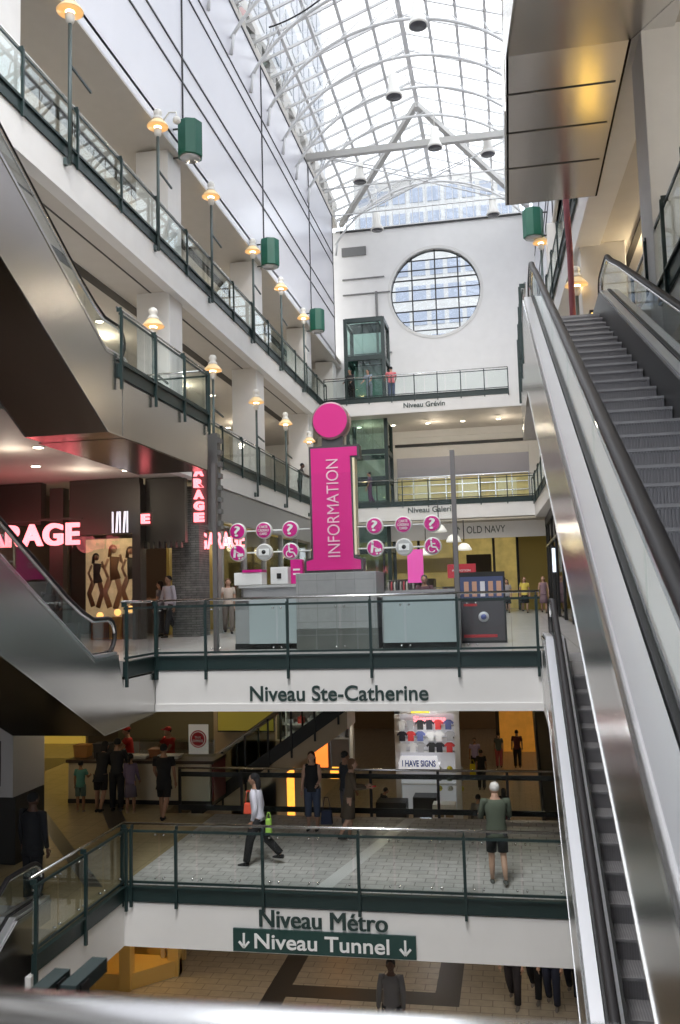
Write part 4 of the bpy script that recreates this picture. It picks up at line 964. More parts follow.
# shelves with goods seen through the cross escalator
t = empty('display_shelf', (-6.7, 25.8, ZM), 'white shop shelving full of goods behind the cross escalator', 'shelf')
s_ = MB()
for z in (.9,1.3,1.75,2.2,2.6): s_.box(-1.9,1.9,0,.45,z-.02,z+.02)
for x in (-1.9,-.95,0,.95,1.9): s_.box(x-.02,x+.02,0,.45,.2,2.8)
s_.build('frame', mat('shelf_white', (.7,.7,.68), .4), t); MB().box(-1.95,1.95,.45,.5,0,2.85).build('back_panel', mat('shelf_back', (.35,.3,.28), .5), t)
k = 0
for z in (.92,1.32,1.77,2.22):
    for x in range(12):
        xx = -1.75+x*.31; hh = random.uniform(.14,.32); c = random.choice([(.7,.7,.68),(.6,.08,.06),(.2,.2,.22),(.75,.72,.6),(.4,.4,.42),(.85,.85,.85)])
        b = MB().box(-.09,.09,-.1,.1,0,hh*.75).lathe([(.05,hh*.75),(.03,hh)], n=8).build('packaged_good', mat('pk%.2f%.2f' % (c[0], c[1]), c, .4)); b.location = (-6.7+xx, 26.0, ZM+z)
        tag(b, 'small packaged good on the shelving behind the cross escalator', 'goods', 'goods on the shelving behind the cross escalator')
point((-6.8, 25.0, -2.6), 20, (1,.95,.85), .15)
# left wall box with map
t = empty('wall_kiosk', (-10.5, 16.2, ZM), 'grey kiosk wall with framed notice at far left of the Métro level', 'kiosk')
MB().box(-1.2,.72,0,1.2,1.3,2.75).build('upper_panel', mat('kiosk_grey', (.42,.41,.42), .45), t); MB().box(-1.2,.75,.05,1.15,0,1.3).build('base', BLACK, t)
MB().box(-.5,.42,-.02,0,1.55,2.35).build('notice', mat('notice_white', (.6,.6,.62), .4), t); MB().box(-.54,.46,-.012,.0,1.51,2.39).build('notice_frame', CHAR, t)
for k, (x, c, e_) in enumerate(((-16.2,(.55,.38,.08),.25),(-18.2,(.02,.03,.08),0),(-14.3,(.10,.08,.05),0))):
    o = MB().box(x-.85,x+.85,30,30.2,ZM,ZM+2.6).build('shopfront', mat('panel%d' % k, c, .5, emit=e_, ecol=(1,.65,.1))); tag(o, ['ochre lit shop panel far left on the Métro level','navy shop panel at the far left edge of the Métro level','dark shop panel right of the ochre one'][k], 'shop panel')
for x, y, p in ((-15,26,22),(-11.5,19.2,17),(-9.5,23.4,28),(-12,29,18),(-9,18,9)): point((x, y, -2.5), p, (1,.8,.5), .12)

# ------------------------------------------------------------------ tunnel level things
t = empty('cap_stand', (-3.3, 34, ZT), 'bright white kiosk wall hung with shirts and caps on the lower floor', 'kiosk')
f = MB()
for x in (-1.15, 1.1): f.box(x-.1,x+.1,-.1,.1,0,4.4)
f.box(-1.25,1.2,-.1,.1,4.2,4.4).box(-1.2,1.15,-.05,.05,2.0,2.15); f.build('frame', PAPER, t)
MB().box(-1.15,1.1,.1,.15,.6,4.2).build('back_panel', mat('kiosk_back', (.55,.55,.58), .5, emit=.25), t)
for z in (1.6,2.8,3.3,3.75): MB().box(-1.1,1.05,-.1,.1,z-.02,z+.02).build('shelf', mat('shelf_white', (.7,.7,.68), .4), t)
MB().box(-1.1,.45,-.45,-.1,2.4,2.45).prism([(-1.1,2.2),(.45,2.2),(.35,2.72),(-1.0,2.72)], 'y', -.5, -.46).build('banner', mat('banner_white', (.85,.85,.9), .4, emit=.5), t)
text('I HAVE SIGNS', (-.32,-.52,2.45), 1.25, mat('blue_lettering', (.06,.10,.35), .5), t, bold=.03, height=.24)
text('Signatures', (.1,-.15,4.0), 1.2, NEON, t, height=.28)
MB().box(-.6,.1,-.12,-.05,4.25,4.55).build('yellow_tag', mat('yellow_tag', (.9,.8,.05), .4, emit=.4), t)
point((-3.3, 33.0, -5.0), 28, (1,1,1), .15)
cols = [(.75,.75,.75),(.7,.06,.06),(.03,.03,.03),(.85,.85,.85),(.12,.15,.35),(.03,.03,.04),(.45,.45,.47)]
for r_ in range(3):
    for c_ in range(6):
        x = -4.25+c_*.35+random.uniform(-.05,.05); z = ZT+2.8+r_*.42; cc = cols[(r_*5+c_*3) % 7]
        tee = MB().prism([(-.13,0),(.13,0),(.13,.28),(.2,.22),(.24,.3),(.1,.42),(-.1,.42),(-.24,.3),(-.2,.22),(-.13,.28)], 'y', -.04, .04).build('hanging_shirt', mat('tee%d' % ((r_*5+c_*3) % 7), cc, .8)); tee.location = (x, 33.78+.02*c_, z); tee.scale = (.85,1,.85)
        tag(tee, 'small folded or hanging shirt displayed on the bright kiosk wall', 'shirt', 'shirts on the bright kiosk wall')
for r_ in range(3):
    for c_ in range(3):
        cap = MB().ball((0,0,.06), .11, .12, .1, 10, 6).box(-.09,.09,-.24,-.08,.03,.05).build('cap', mat('cap%d' % ((r_+c_*2) % 4), [(.6,.55,.05),(.1,.1,.12),(.5,.5,.45),(.15,.2,.1)][(r_+c_*2) % 4], .7)); cap.location = (-3.2+.4*c_+.3, 33.7, ZT+1.45+r_*.36)
        tag(cap, 'small cap on the lower right racks of the bright kiosk wall', 'cap', 'caps on the bright kiosk wall')
o = MB().box(-2.24,-2.06,33.3,33.5,ZT,-2.2).build('white_post', WHITE); tag(o, 'tall white square post right of the bright shirt kiosk', 'post')
t = empty('black_display_case', (-3.9, 32.2, ZT), 'glossy black kiosk counter with lit items below the shirt kiosk', 'counter')
MB().box(-1.2,-.1,0,.8,0,1.3).box(.15,1.0,0,.8,0,1.5).build('cabinet', BLACK, t, .02); MB().box(-.6,-.2,-.03,0,.2,.6).box(.4,.8,-.03,0,.3,.8).build('screen', mat('screen_lit', (.8,.88,1), .4, emit=1.2, ecol=(.8,.9,1)), t)
t = empty('white_display_case', (-2.6, 31.6, ZT), 'white display cabinet with small shelves beside the kiosk', 'cabinet')
MB().box(-.4,.4,0,.6,0,1.4).build('cabinet', PAPER, t, .02)
s_ = MB()
for z in (.4,.75,1.1): s_.box(-.33,.0,-.02,0,z-.12,z+.12).box(.06,.33,-.02,0,z-.12,z+.12)
s_.build('pigeonholes', mat('brown_box', (.25,.18,.1), .6), t)
# glowing shop at the back
t = empty('orange_shop', (.3, 50, ZT), 'orange glowing shop at the far back of the lower concourse', 'shopfront')
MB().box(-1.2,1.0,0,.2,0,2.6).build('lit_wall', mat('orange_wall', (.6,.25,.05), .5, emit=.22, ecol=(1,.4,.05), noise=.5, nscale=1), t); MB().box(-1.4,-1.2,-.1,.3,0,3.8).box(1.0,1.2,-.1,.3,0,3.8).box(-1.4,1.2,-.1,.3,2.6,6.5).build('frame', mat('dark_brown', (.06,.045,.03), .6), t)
for x, y, p, c in ((-4,26,55,(1,.85,.6)),(0,27,45,(1,.85,.6)),(-4,40,60,(1,.75,.4)),(0,40,60,(1,.75,.4)),(-9,34,30,(1,.7,.35)),(0,52,40,(1,.6,.3))): point((x, y, -2.7), p, c, .15)
# side escalator at the back right
t = empty('back_escalator', (.9, 36, ZT), 'dark escalator balustrades at the far right of the lower concourse', 'escalator')
for x in (-.15,.6,1.35):
    MB().prism([(-8,.0),(-8,.9),(12,7.5),(12,6.2)], 'x', x-.04, x+.04).build('balustrade', mat('dark_balustrade', (.07,.06,.05), .3), t)
    MB().tube([(x,-8,.95),(x,12,7.55)], .05, 8).build('handrail', RUB, t)
MB().prism([(-8,-.4),(-8,.1),(12,6.7),(12,5.2)], 'x', -.1, 1.3).build('truss_body', mat('dark_balustrade', (.07,.06,.05), .3), t)
# yellow lit doorway kiosk bottom left on tunnel floor
t = empty('lit_kiosk', (-8.7, 19.6, ZT), 'yellow-lit wooden booth with open doorway on the tunnel floor', 'kiosk')
WOOD = mat('golden_wood', (.62,.42,.14), .4)
k_ = MB()
for x, y in ((-1.1,0),(-.25,0),(.55,.9),(-1.1,1.8)): k_.box(x-.13,x+.13,y-.13,y+.13,0,2.6)
k_.prism([(-1.2,-.1),(-.2,-.1),(.68,.85),(.68,1.05),(-1.2,1.05)], 'z', 0, .35).prism([(-1.2,-.1),(-.2,-.1),(.68,.85),(.68,1.05),(-1.2,1.05)], 'z', 2.35, 2.6)
k_.build('frame', WOOD, t); MB().box(-1.1,.5,1.7,1.8,0,2.4).build('back_panel', mat('golden_panel', (.7,.5,.2), .5), t); MB().box(-.8,-.3,.9,1.1,1.0,2.0).build('inner_shelf', WOOD, t)
point((-8.9, 20.2, -6.9), 22, (1,.72,.28), .12); point((-7.9, 18.6, -6.6), 14, (1,.7,.3), .1)
for x in (-6,-3,0): point((x, 18.5, -6.5), 26, (1,.92,.8), .12)

# ------------------------------------------------------------------ near things
t = empty('near_handrail', (-.2, .7, -.345), 'blurred bright steel handrail crossing the bottom of the view', 'railing')
MB().tube([(-1.5,0,0),(1.5,0,0)], .024, 24).build('handrail', STEELR, t); MB().box(-1.5,1.5,.0,.012,-.9,-.06).build('glass_panel', GL, t)
for x in (-1.2,1.2): MB().box(x-.03,x+.03,-.03,.03,-.95,-.02).build('post', GREEN, t)
struct('floor', MB().box(-2.2, .4, -3, .85, -1.5, -1.3), FLST)
t = empty('green_post_pair', (-1.62, 3.0, -2.66), 'pair of blurred dark green post tops at bottom left', 'post')
for dx, dy in ((-.03,-.05),(.06,.06)):
    MB().prism([(-.03,0),(.03,0),(.03,1.33),(-.03,1.33)], 'x', dx-.035, dx+.035).build('post', BLACK, t)
    MB().box(dx-.03,dx+.03,-.12+dy,.12+dy,1.29,1.34).build('cap', mat('teal_cap', (.03,.05,.05), .6), t)
t = empty('added_vitrine', (2.25, 19.8, 4.38), 'amber-yellow lit cabinet added by the right landing for the gold soffit reflection', 'display')  # cabinet added so the steel soffit above reflects a gold streak
MB().box(-.2,.24,-.02,.3,.25,1.7).build('lit_face', mat('vitrine_yellow', (1,.7,.2), .4, emit=2.6, ecol=(1,.64,.15)), t); MB().box(-.24,.28,.0,.34,0,.25).box(-.24,.28,0,.34,1.7,1.77).build('housing', CHAR, t)
for y in (14.6, 15.9, 17.3): struct('trim_33', MB().box(.3, 2.1, y-.008, y+.008, 8.385, 8.4), mat('joint_dark', (.15,.14,.13), .5))
# small inclined rail pieces at upper right, beyond the big escalator
struct('floor', MB().box(2.48, 12, 2, 13.4, 3.6, 4.38), WHITE)
struct('trim_31', MB().box(2.4, 2.48, 2, 13.4, 3.5, 4.38), WHITE)
railing((2.42, 15.6), (2.42, 5.0), 4.4, 'glass railing of the right middle deck beyond the big escalator', 8, 8, posts_ext=.4)
o = MB().tube([(1.55,20,9.9),(1.64,20,8.82),(1.67,20,7.6),(1.66,20,6.36),(1.66,20,4.3)], .07, 10).build('red_pipe', mat('dusty_red', (.45,.14,.17), .5)); tag(o, 'tall dusty red pipe standing beyond the right escalator top', 'pipe')

# ------------------------------------------------------------------ people
SKIN = {'l': mat('skin_light', (.52,.32,.23), .6), 't': mat('skin_tan', (.36,.20,.13), .6), 'd': mat('skin_dark', (.09,.045,.03), .6)}
def cloth(c): return mat('cloth_%.3f_%.3f_%.3f' % c, c, .85)
def rotx(p, c, a):
    y, z = p[1]-c[1], p[2]-c[2]; return (p[0], c[1]+y*math.cos(a)-z*math.sin(a), c[2]+y*math.sin(a)+z*math.cos(a))
def person(label, loc, face, h=1.7, skin='l', top=(.2,.2,.2), sleeve='long', bottom='trousers', bcol=(.03,.03,.04), hair=(.02,.015,.01), hstyle='short',
           shoe=(.02,.02,.02), stride=0, lean=0, larm=(10,15), rarm=(10,15), spread=8, group=None, hi=False, female=False, tlen=0, slim=1.0, extra=None):
    """face: heading in degrees, 0 = toward +y. larm/rarm = (shoulder forward angle, elbow bend)"""
    t = empty('person', loc, label, 'person', group, R(face)); g = h
    n = 12 if hi else 8; sk = SKIN[skin]; sw = (.094 if female else .108)*slim; hw = .052
    hip = [Vector((s*hw, 0, .52)) for s in (-1, 1)]
    st = R(stride); legs = []
    for s, a, kb in ((-1, st, .15 if stride else .02), (1, -st, .45 if stride else .02)):
        hp = hip[0 if s < 0 else 1]
        kn = hp+Vector((s*.006, math.sin(a)*.24, -math.cos(a)*.24)); a2 = a-kb
        an = kn+Vector((0, math.sin(a2)*.235, -math.cos(a2)*.235)); legs.append((hp, kn, an, a2))
    drop = min(l[2].z for l in legs)-.042
    def fix(v): return Vector((v[0]*g, v[1]*g, (v[2]-drop)*g))
    la = R(lean)
    def up(v):   # lean torso about hip
        v = Vector(v); d = v-Vector((0,0,.53)); return Vector((v.x, d.y*math.cos(la)+d.z*math.sin(la), .53+d.z*math.cos(la)-d.y*math.sin(la)))
    arms = []
    for s, (fa, eb) in ((-1, larm), (1, rarm)):
        sh = Vector((s*sw, 0, .815)); fa = R(fa); sp = R(spread)
        el = sh+Vector((s*math.sin(sp)*.17, math.sin(fa)*.17, -math.cos(fa)*math.cos(sp)*.17)); fb = fa+R(eb)
        wr = el+Vector((s*math.sin(sp)*.04-s*math.sin(R(eb)*.3)*.03, math.sin(fb)*.145, -math.cos(fb)*.145))
        arms.append([up(sh), up(el), up(wr), (up(wr)-up(el)).normalized(), s])
    b = MB()
    # torso
    tor = [(.50,.078,.058),(.55,.085,.062),(.61,.074,.053),(.68,.08,.057),(.75,.09*(.95 if female else 1.05),.062),(.80,.088,.056),(.835,.05,.04),(.865,.032,.033),(.90,.03,.033)]
    def torso(mb, rows, off):
        pts = [fix(up((0,0,z))) for z, _, _ in rows]
        mb.tube(pts, [((rx*slim+off)*g, (ry+off)*g) for _, rx, ry in rows], max(n, 10))
    torso(b, tor, 0)
    for hp, kn, an, a2 in legs:
        b.tube([fix(hp+Vector((0,0,.02))), fix(hp*.7+kn*.3), fix(kn), fix(kn*.6+an*.4), fix(an)], [.048*g,.046*g,.032*g,.031*g,.019*g], n)
        b.tube([fix(an+Vector((0,-.015,-.022))), fix(an+Vector((0,.03,-.03))), fix(an+Vector((0,.085,-.036)))], [.018*g,.018*g,.01*g], n)
    for sh, el, wr, d, s in arms:
        b.tube([fix(sh+(up((0,0,.8))-sh)*.3), fix(sh), fix(sh*.5+el*.5), fix(el), fix(el*.6+wr*.4), fix(wr)], [.03*g,.030*g,.025*g,.021*g,.020*g,.013*g], n)
        palm = wr+d*.035; b.tube([fix(wr), fix(palm), fix(wr+d*.055)], [(.013*g,.011*g),(.022*g,.011*g),(.021*g,.009*g)], n)
        side = Vector((0,1,0))-d*d.y; side = side.normalized() if side.length > .1 else Vector((0,0,1))
        inn = Vector((-s,0,0))
        for q, fl in ((-.016,.035),(-.005,.042),(.006,.040),(.016,.032)):
            f0 = wr+d*.05+side*q; f1 = f0+d*fl*.55+inn*.004; f2 = f0+d*fl+inn*.014
            b.tube([fix(f0), fix(f1), fix(f2)], [.0055*g,.005*g,.004*g], 5)
        f0 = wr+d*.018+side*.016; b.tube([fix(f0), fix(f0+d*.018+side*.016), fix(f0+d*.036+side*.018+inn*.008)], [.007*g,.006*g,.005*g], 5)
    # head with jaw, nose, ears
    hc = up((0,.008,.937)); H = fix(hc); R_ = g
    b.ball(H+Vector((0,0,.006*g)), .046*R_, .056*R_, .058*R_, 14, 10); b.ball(H+Vector((0,.012*g,-.028*g)), .034*R_, .038*R_, .036*R_, 12, 8)
    b.tube([H+Vector((0,.05*g,.008*g)), H+Vector((0,.064*g,-.012*g)), H+Vector((0,.054*g,-.018*g))], [.005*g,.009*g,.008*g], 6)
    for s in (-1,1): b.ball(H+Vector((s*.046*g,0,-.004*g)), .006*g, .012*g, .017*g, 8, 6)
    b.tube([H+Vector((-.014*g,.048*g,-.034*g)), H+Vector((0,.053*g,-.034*g)), H+Vector((.014*g,.048*g,-.034*g))], [.003*g,.0055*g,.003*g], 6)
    b.build('body', sk, t)
    ey = MB()
    for s in (-1,1): ey.ball(H+Vector((s*.018*g,.047*g,.004*g)), .007*g, .006*g, .004*g, 8, 5)
    ey.build('eyes', BLACK, t)
    # hair
    if hstyle != 'none':
        hm = MB(); hm.ball(H+Vector((0,-.010*g,.020*g)), .051*g, .056*g, .054*g, 14, 9)
        if hstyle == 'long': hm.tube([H+Vector((0,-.02*g,.03*g)), H+Vector((0,-.045*g,-.02*g)), H+Vector((0,-.05*g,-.09*g)), H+Vector((0,-.045*g,-.15*g))], [(.045*g,.03*g),(.053*g,.03*g),(.05*g,.024*g),(.03*g,.012*g)], 12)
        if hstyle == 'bob': hm.tube([H+Vector((0,-.01*g,.03*g)), H+Vector((0,-.022*g,-.02*g)), H+Vector((0,-.022*g,-.055*g))], [(.052*g,.045*g),(.058*g,.042*g),(.05*g,.035*g)], 12)
        if hstyle == 'tail': hm.tube([H+Vector((0,-.055*g,.03*g)), H+Vector((0,-.08*g,-.02*g)), H+Vector((0,-.07*g,-.11*g))], [.018*g,.02*g,.006*g], 8)
        hm.build('hair', cloth(hair), t)
    if hstyle == 'cap':
        pass
    # clothes
    tm = MB(); off = .010
    rows = [r for r in tor if .52-tlen <= r[0] <= .84]
    lowz = .50-tlen
    rows = [(lowz, .088+tlen*.12, .070+tlen*.1)]+rows
    torso(tm, rows, off)
    for sh, el, wr, d, s in arms:
        if sleeve == 'long': tm.tube([fix(sh+(up((0,0,.8))-sh)*.35), fix(sh), fix(sh*.5+el*.5), fix(el), fix(el*.08+wr*.92)], [.036*g,.037*g,.033*g,.029*g,.021*g], n)
        elif sleeve == 'short': tm.tube([fix(sh+(up((0,0,.8))-sh)*.35), fix(sh), fix(sh*.45+el*.55)], [.036*g,.038*g,.036*g], n)
        else: tm.tube([fix(sh+(up((0,0,.8))-sh)*.6), fix(sh+(up((0,0,.8))-sh)*.1+Vector((0,0,.01)))], [.036*g,.030*g], n)
    tm.build('top', cloth(top), t)
    if bottom in ('trousers','shorts','capri'):
        f = {'trousers': .97, 'shorts': -.12, 'capri': .45}[bottom]
        bm_ = MB(); torso(bm_, [(.485,.07,.055),(.51,.082,.064),(.56,.086,.064),(.585,.078,.057)], .006)
        for hp, kn, an, a2 in legs:
            if f > 0: end = kn+(an-kn)*f; bm_.tube([fix(hp+Vector((0,0,.015))), fix(hp*.6+kn*.4), fix(kn), fix(kn*.5+end*.5), fix(end)], [.060*g,.059*g,.048*g,.044*g,.040*g], n)
            else: end = kn+(hp-kn)*.15; bm_.tube([fix(hp+Vector((0,0,.015))), fix(hp*.6+kn*.4), fix(end)], [.056*g,.056*g,.052*g], n)
        bm_.build(bottom, cloth(bcol), t)
    else:
        z1 = .28 if bottom == 'skirt' else .3
        bm_ = MB(); torso(bm_, [(z1,.115,.09),(.40,.10,.078),(.51,.09,.068),(.585,.076,.056)], .006); bm_.build('skirt', cloth(bcol), t)
    for hp, kn, an, a2 in legs:
        MB().tube([fix(an+Vector((0,-.028,-.024))), fix(an+Vector((0,.01,-.026))), fix(an+Vector((0,.06,-.031))), fix(an+Vector((0,.098,-.034)))], [(.02*g,.02*g),(.024*g,.022*g),(.024*g,.015*g),(.012*g,.008*g)], 10).build('shoe', cloth(shoe), t)
    if extra: extra(t, fix, up, arms, H, g)
    t['arms'] = 0; del t['arms']
    return t
def bag(x, y, z, c, name, lab, s=(.16,.07,.2), strap=.35, rz=0):
    t = empty(name, (x, y, z), lab, 'bag', None, rz)
    MB().prism([(-s[0],0),(s[0],0),(s[0]*.85,s[2]),(-s[0]*.85,s[2])], 'y', -s[1], s[1]).build('body', cloth(c), t, .02)
    MB().tube([(-s[0]*.7,0,s[2]),(-s[0]*.3,0,s[2]+strap*.9),(s[0]*.3,0,s[2]+strap*.9),(s[0]*.7,0,s[2])], .01, 6).build('strap', cloth(c), t)
BLK = (.012,.012,.014)
# Metro bridge
person('woman in white shirt and black trousers walking left across the Métro bridge', (-4.95, 16.75, ZM), 90, 1.74, 't', (.72,.72,.82), 'long', 'trousers', BLK, BLK, 'long', BLK, 19, 4, (-5,25), (-8,15), 6, None, True, True)
bag(-5.13, 16.75, ZM+.95, (.75,.10,.05), 'red_shoulder_bag', 'small red-orange bag in front of the walking woman', (.09,.06,.2), .25)
bag(-4.72, 16.7, ZM+.60, (.35,.62,.10), 'green_carrier_bag', 'lime green carrier bag behind the walking woman', (.06,.05,.28), .12)
person('woman in black sleeveless top and jeans facing the viewer on the Métro bridge', (-4.45, 19.3, ZM), 180, 1.68, 'l', (.012,.012,.014), 'none', 'capri', (.06,.08,.13), (.04,.015,.01), 'long', (.02,.02,.02), 0, 2, (20,60), (5,20), 9, None, True, True)
bag(-4.12, 19.2, ZM+.15, (.03,.04,.08), 'navy_handbag', 'dark navy handbag hanging by the woman in black top', (.13,.06,.3), .3)
def phone(t, fix, up, arms, H, g):
    w_ = fix(arms[1][2]+arms[1][3]*.07); MB().box(w_.x-.05,w_.x+.02,w_.y-.01,w_.y+.07,w_.z,w_.z+.02).build('phone', cloth((.6,.03,.05)), t)
person('woman in brown dress looking at a red phone on the Métro bridge', (-3.5, 18.6, ZM), -80, 1.66, 'l', (.10,.075,.05), 'long', 'skirt', (.09,.07,.05), (.14,.07,.035), 'bob', BLK, 3, 6, (20,70), (25,75), 7, None, True, True, extra=phone)
t = person('man in dark backpack partly hidden behind the woman in brown', (-3.75, 19.5, ZM), -60, 1.65, 't', (.03,.035,.045), 'long', 'trousers', (.10,.10,.11), BLK, 'short', BLK)
def watch(t, fix, up, arms, H, g): pass
person('white-haired man in olive jacket and black shorts seen from behind', (-.42, 16.15, ZM), 8, 1.72, 'l', (.085,.105,.075), 'long', 'shorts', BLK, (.72,.71,.68), 'short', (.12,.12,.11), 5, 3, (18,70), (25,75), 8, None, True, tlen=.05, slim=1.15)
person('man in black suit seen from behind at lower left', (-8.25, 14.3, ZM), -20, 1.84, 'd', (.010,.011,.015), 'long', 'trousers', (.010,.010,.013), BLK, 'short', BLK, 0, 0, (0,10), (0,10), 8, None, True, tlen=.06, slim=1.3)
# customers
person('girl in teal top standing at the left of the food counter', (-10.5, 20.4, ZM), 10, 1.22, 't', (.10,.30,.27), 'short', 'shorts', (.12,.2,.2), BLK, 'short', (.3,.25,.2), 0, 0, (5,10), (30,60), 10, None, False, True)
person('woman dressed in black leaning on the food counter', (-10.0, 20.45, ZM), 0, 1.7, 't', BLK, 'long', 'shorts', BLK, BLK, 'long', BLK, 4, 22, (45,30), (40,30), 8, None, False, True, tlen=.08)
person('man in black standing between the leaning woman and the girl', (-9.65, 20.6, ZM), 10, 1.72, 't', (.016,.016,.018), 'long', 'trousers', BLK, BLK, 'short', BLK, 0, 6, (30,40), (30,40), 8)
person('girl in lilac top with a ponytail at the food counter', (-9.2, 20.4, ZM), 5, 1.4, 't', (.16,.12,.19), 'long', 'skirt', (.12,.10,.14), BLK, 'tail', (.3,.22,.15), 0, 0, (10,30), (10,30), 7, None, False, True)
person('tall boy in black tee and long shorts at the food counter', (-8.1, 19.8, ZM), 0, 1.74, 't', BLK, 'short', 'shorts', BLK, BLK, 'short', BLK, 12, 0, (10,30), (0,15), 8, None, True, tlen=.08, slim=1.12)
for x, lab, a in ((-10.25, 'food worker in red shirt and cap reaching left behind the counter', 60), (-9.1, 'food worker in red shirt and cap on the right behind the counter', 30)):
    def redcap(t, fix, up, arms, H, g):
        MB().ball(H+Vector((0,-.005*g,.035*g)), .055*g, .062*g, .042*g, 12, 6).box(H.x-.04*g, H.x+.04*g, H.y+.04*g, H.y+.1*g, H.z+.035*g, H.z+.045*g).build('cap', cloth((.45,.02,.02)), t)
    person(lab, (x, 22.75, ZM), 180-a, 1.7, 't', (.42,.02,.02), 'short', 'trousers', BLK, BLK, 'short', BLK, 0, 8, (50,30), (50,30), 8, extra=redcap)
# Ste-Catherine level
person('man in pale checked shirt and dark trousers walking past the dark store', (-9.75, 24.3, Z1), 150, 1.8, 't', (.50,.48,.56), 'long', 'trousers', (.025,.025,.03), BLK, 'short', BLK, 17, 0, (-8,15), (12,20), 7, None, True, tlen=.04)
person('man in light blue shirt seen from behind beyond the lower left escalator', (-12.7, 21.0, Z1), 0, 1.8, 't', (.40,.52,.72), 'long', 'trousers', BLK, BLK, 'short', BLK, 0, 0, (15,50), (15,50), 10, None, True, slim=1.1)
person('person in dark clothes right of the man in the light blue shirt', (-11.9, 21.4, Z1), 20, 1.62, 't', (.03,.02,.025), 'long', 'trousers', BLK, BLK, 'long', BLK, 0, 0, (15,50), (15,50), 10)
person('woman in grey top standing by the store corner', (-10.3, 25.0, Z1), 90, 1.65, 'l', (.25,.24,.27), 'short', 'trousers', (.10,.10,.12), (.03,.02,.02), 'long', BLK, 0, 0, (5,10), (25,70), 8, None, False, True)
person('woman in beige top beyond the slate pier', (-8.5, 26.0, Z1), 200, 1.68, 'l', (.55,.48,.42), 'short', 'trousers', (.2,.16,.14), (.12,.06,.03), 'long', BLK, 4, 0, (5,10), (30,80), 8, None, False, True)
person('information clerk in pale blue behind the plinth', (-4.25, 19.95, Z1), 90, 1.72, 'l', (.45,.62,.70), 'short', 'trousers', BLK, (.03,.02,.02), 'short', BLK, 0, 5, (30,40), (30,40), 8)
person('information clerk in dark top behind the purple counter', (-1.95, 20.6, Z1), 180, 1.5, 't', (.10,.05,.06), 'short', 'trousers', BLK, BLK, 'short', BLK, 0, 5, (30,40), (30,40), 8)
person('woman in yellow top walking on the concourse toward the viewer', (.68, 43.0, Z1), 180, 1.7, 'l', (.75,.60,.12), 'short', 'skirt', BLK, (.22,.10,.04), 'long', BLK, 10, 0, (0,15), (0,15), 12, None, False, True)
person('man in navy polo walking left of the woman in yellow', (-.75, 42.5, Z1), 190, 1.82, 't', (.03,.04,.09), 'short', 'trousers', (.03,.03,.05), BLK, 'short', BLK, 8, 0, (0,15), (0,15), 12)
person('woman in grey print walking right behind the navy polo man', (-.15, 44.0, Z1), 170, 1.62, 'l', (.4,.38,.4), 'short', 'skirt', BLK, BLK, 'long', BLK, 8, 0, (0,15), (0,15), 12, None, False, True)
person('woman in mauve dress by the glass storefront', (1.5, 41.5, Z1), 175, 1.68, 'l', (.25,.17,.2), 'none', 'skirt', (.22,.15,.18), (.25,.12,.06), 'long', BLK, 4, 0, (0,15), (0,15), 12, None, False, True)
person('man in white shirt seen from behind deeper in the concourse', (-.3, 48.5, Z1), 0, 1.8, 'l', (.7,.68,.62), 'short', 'trousers', BLK, BLK, 'short', BLK)
person('person in black standing deep in the concourse', (-1.0, 49, Z1), 180, 1.72, 'l', BLK, 'long', 'trousers', BLK, BLK, 'short', BLK)
# upper decks
person('man in pink shirt leaning on the far top deck railing', (-5.45, 43.6, Z3+.15), 20, 1.7, 'l', (.75,.20,.22), 'short', 'trousers', (.1,.12,.2), BLK, 'short', BLK, 0, 0, (30,40), (30,40), 14, slim=1.15)
person('man in dark jacket at the far top deck railing', (-7.5, 43.6, Z3+.15), 160, 1.7, 't', (.03,.03,.035), 'long', 'trousers', BLK, BLK, 'short', BLK, 0, 12, (30,40), (30,40), 8)
person('person in blue-grey shirt at the far top deck railing', (-6.6, 43.7, Z3+.15), 160, 1.65, 'l', (.30,.36,.45), 'short', 'trousers', (.2,.22,.25), BLK, 'short', BLK, 0, 12, (30,40), (30,40), 8)
person('woman with purple bag on the far middle deck', (-6.7, 43.5, Z2+.05), 100, 1.65, 't', (.12,.08,.15), 'short', 'trousers', (.12,.05,.12), BLK, 'short', BLK, 4)
person('man leaning on the left middle walkway railing', (-9.15, 38.6, Z2-.1), -80, 1.7, 'd', (.06,.06,.065), 'short', 'trousers', BLK, BLK, 'short', BLK, 0, 10, (40,40), (40,40), 8)
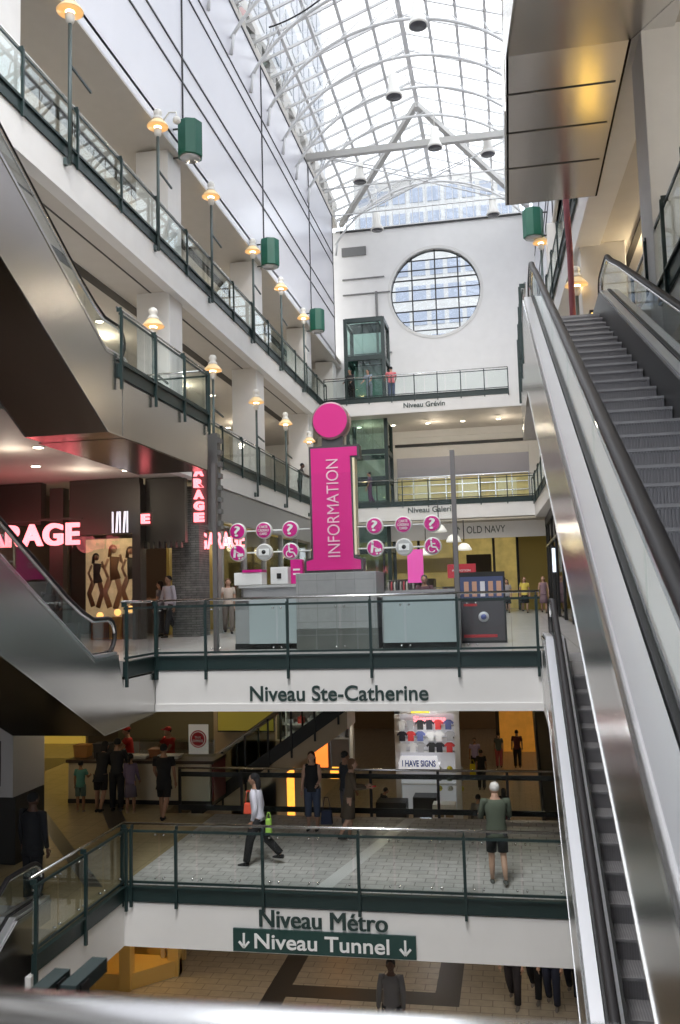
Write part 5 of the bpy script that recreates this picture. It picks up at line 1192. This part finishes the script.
# tunnel level
person('man in grey sweater standing on the tunnel floor facing the viewer', (-2.57, 17.5, ZT), 180, 1.8, 'd', (.15,.145,.15), 'long', 'trousers', (.03,.03,.035), BLK, 'short', BLK, 0, 0, (8,18), (8,18), 8, None, True)
for x, y, c, lab, stv in ((-.3,19.9,(.035,.03,.035),'walker in dark grey trousers under the Métro bridge, leftmost of four',12), (.15,20.3,BLK,'walker in black trousers under the Métro bridge, second of four',18), (.5,19.9,(.02,.025,.05),'walker in dark jeans under the Métro bridge, third of four',6), (.95,20.4,(.015,.015,.03),'walker in navy trousers under the Métro bridge, rightmost of four',10)):
    person(lab, (x, y, ZT), 170, 1.75, 'l', BLK, 'long', 'trousers', c, BLK, 'short', (.25,.22,.2), stv)
person('man in grey shirt with backpack seen from behind on the lower concourse', (-1.4, 31.5, ZT), 0, 1.8, 't', (.20,.195,.19), 'long', 'trousers', (.04,.04,.045), BLK, 'short', BLK, 5)
person('woman in maroon and black beside the grey-shirt man', (-.55, 33, ZT), 0, 1.7, 't', (.03,.02,.025), 'long', 'trousers', (.08,.02,.03), BLK, 'long', BLK, 6, female=True)
person('man in lilac shirt and black trousers walking on the lower concourse', (-2.0, 43.5, ZT), 180, 1.78, 't', (.35,.30,.55), 'short', 'trousers', BLK, BLK, 'short', BLK, 5)
person('woman in black with yellow bag on the lower concourse', (-1.6, 40.5, ZT), 0, 1.75, 't', BLK, 'short', 'trousers', BLK, BLK, 'short', BLK, 6, female=True)
bag(-1.98, 40.3, ZT+.55, (.75,.62,.03), 'yellow_bag', 'bright yellow bag beside the woman in black', (.14,.08,.6), .2)
person('woman in grey top and coral trousers walking away', (-.9, 45.5, ZT), 0, 1.72, 'l', (.10,.12,.12), 'short', 'trousers', (.5,.12,.14), BLK, 'short', BLK, 8, female=True)
person('man in dark red shirt and black trousers walking away', (.0, 45.5, ZT), 0, 1.85, 't', (.10,.025,.03), 'short', 'trousers', BLK, BLK, 'short', BLK, 8)
person('vendor in black leaning over the lower kiosk', (-5.1, 33, ZT), -60, 1.7, 't', BLK, 'short', 'trousers', BLK, BLK, 'short', BLK, 0, 25, (50,30), (50,30), 8)
person('shopper far back on the lower concourse, left of the kiosk', (-6.2, 50, ZT), 0, 1.75, 't', BLK, 'long', 'trousers', BLK, BLK, 'short', BLK, 8)
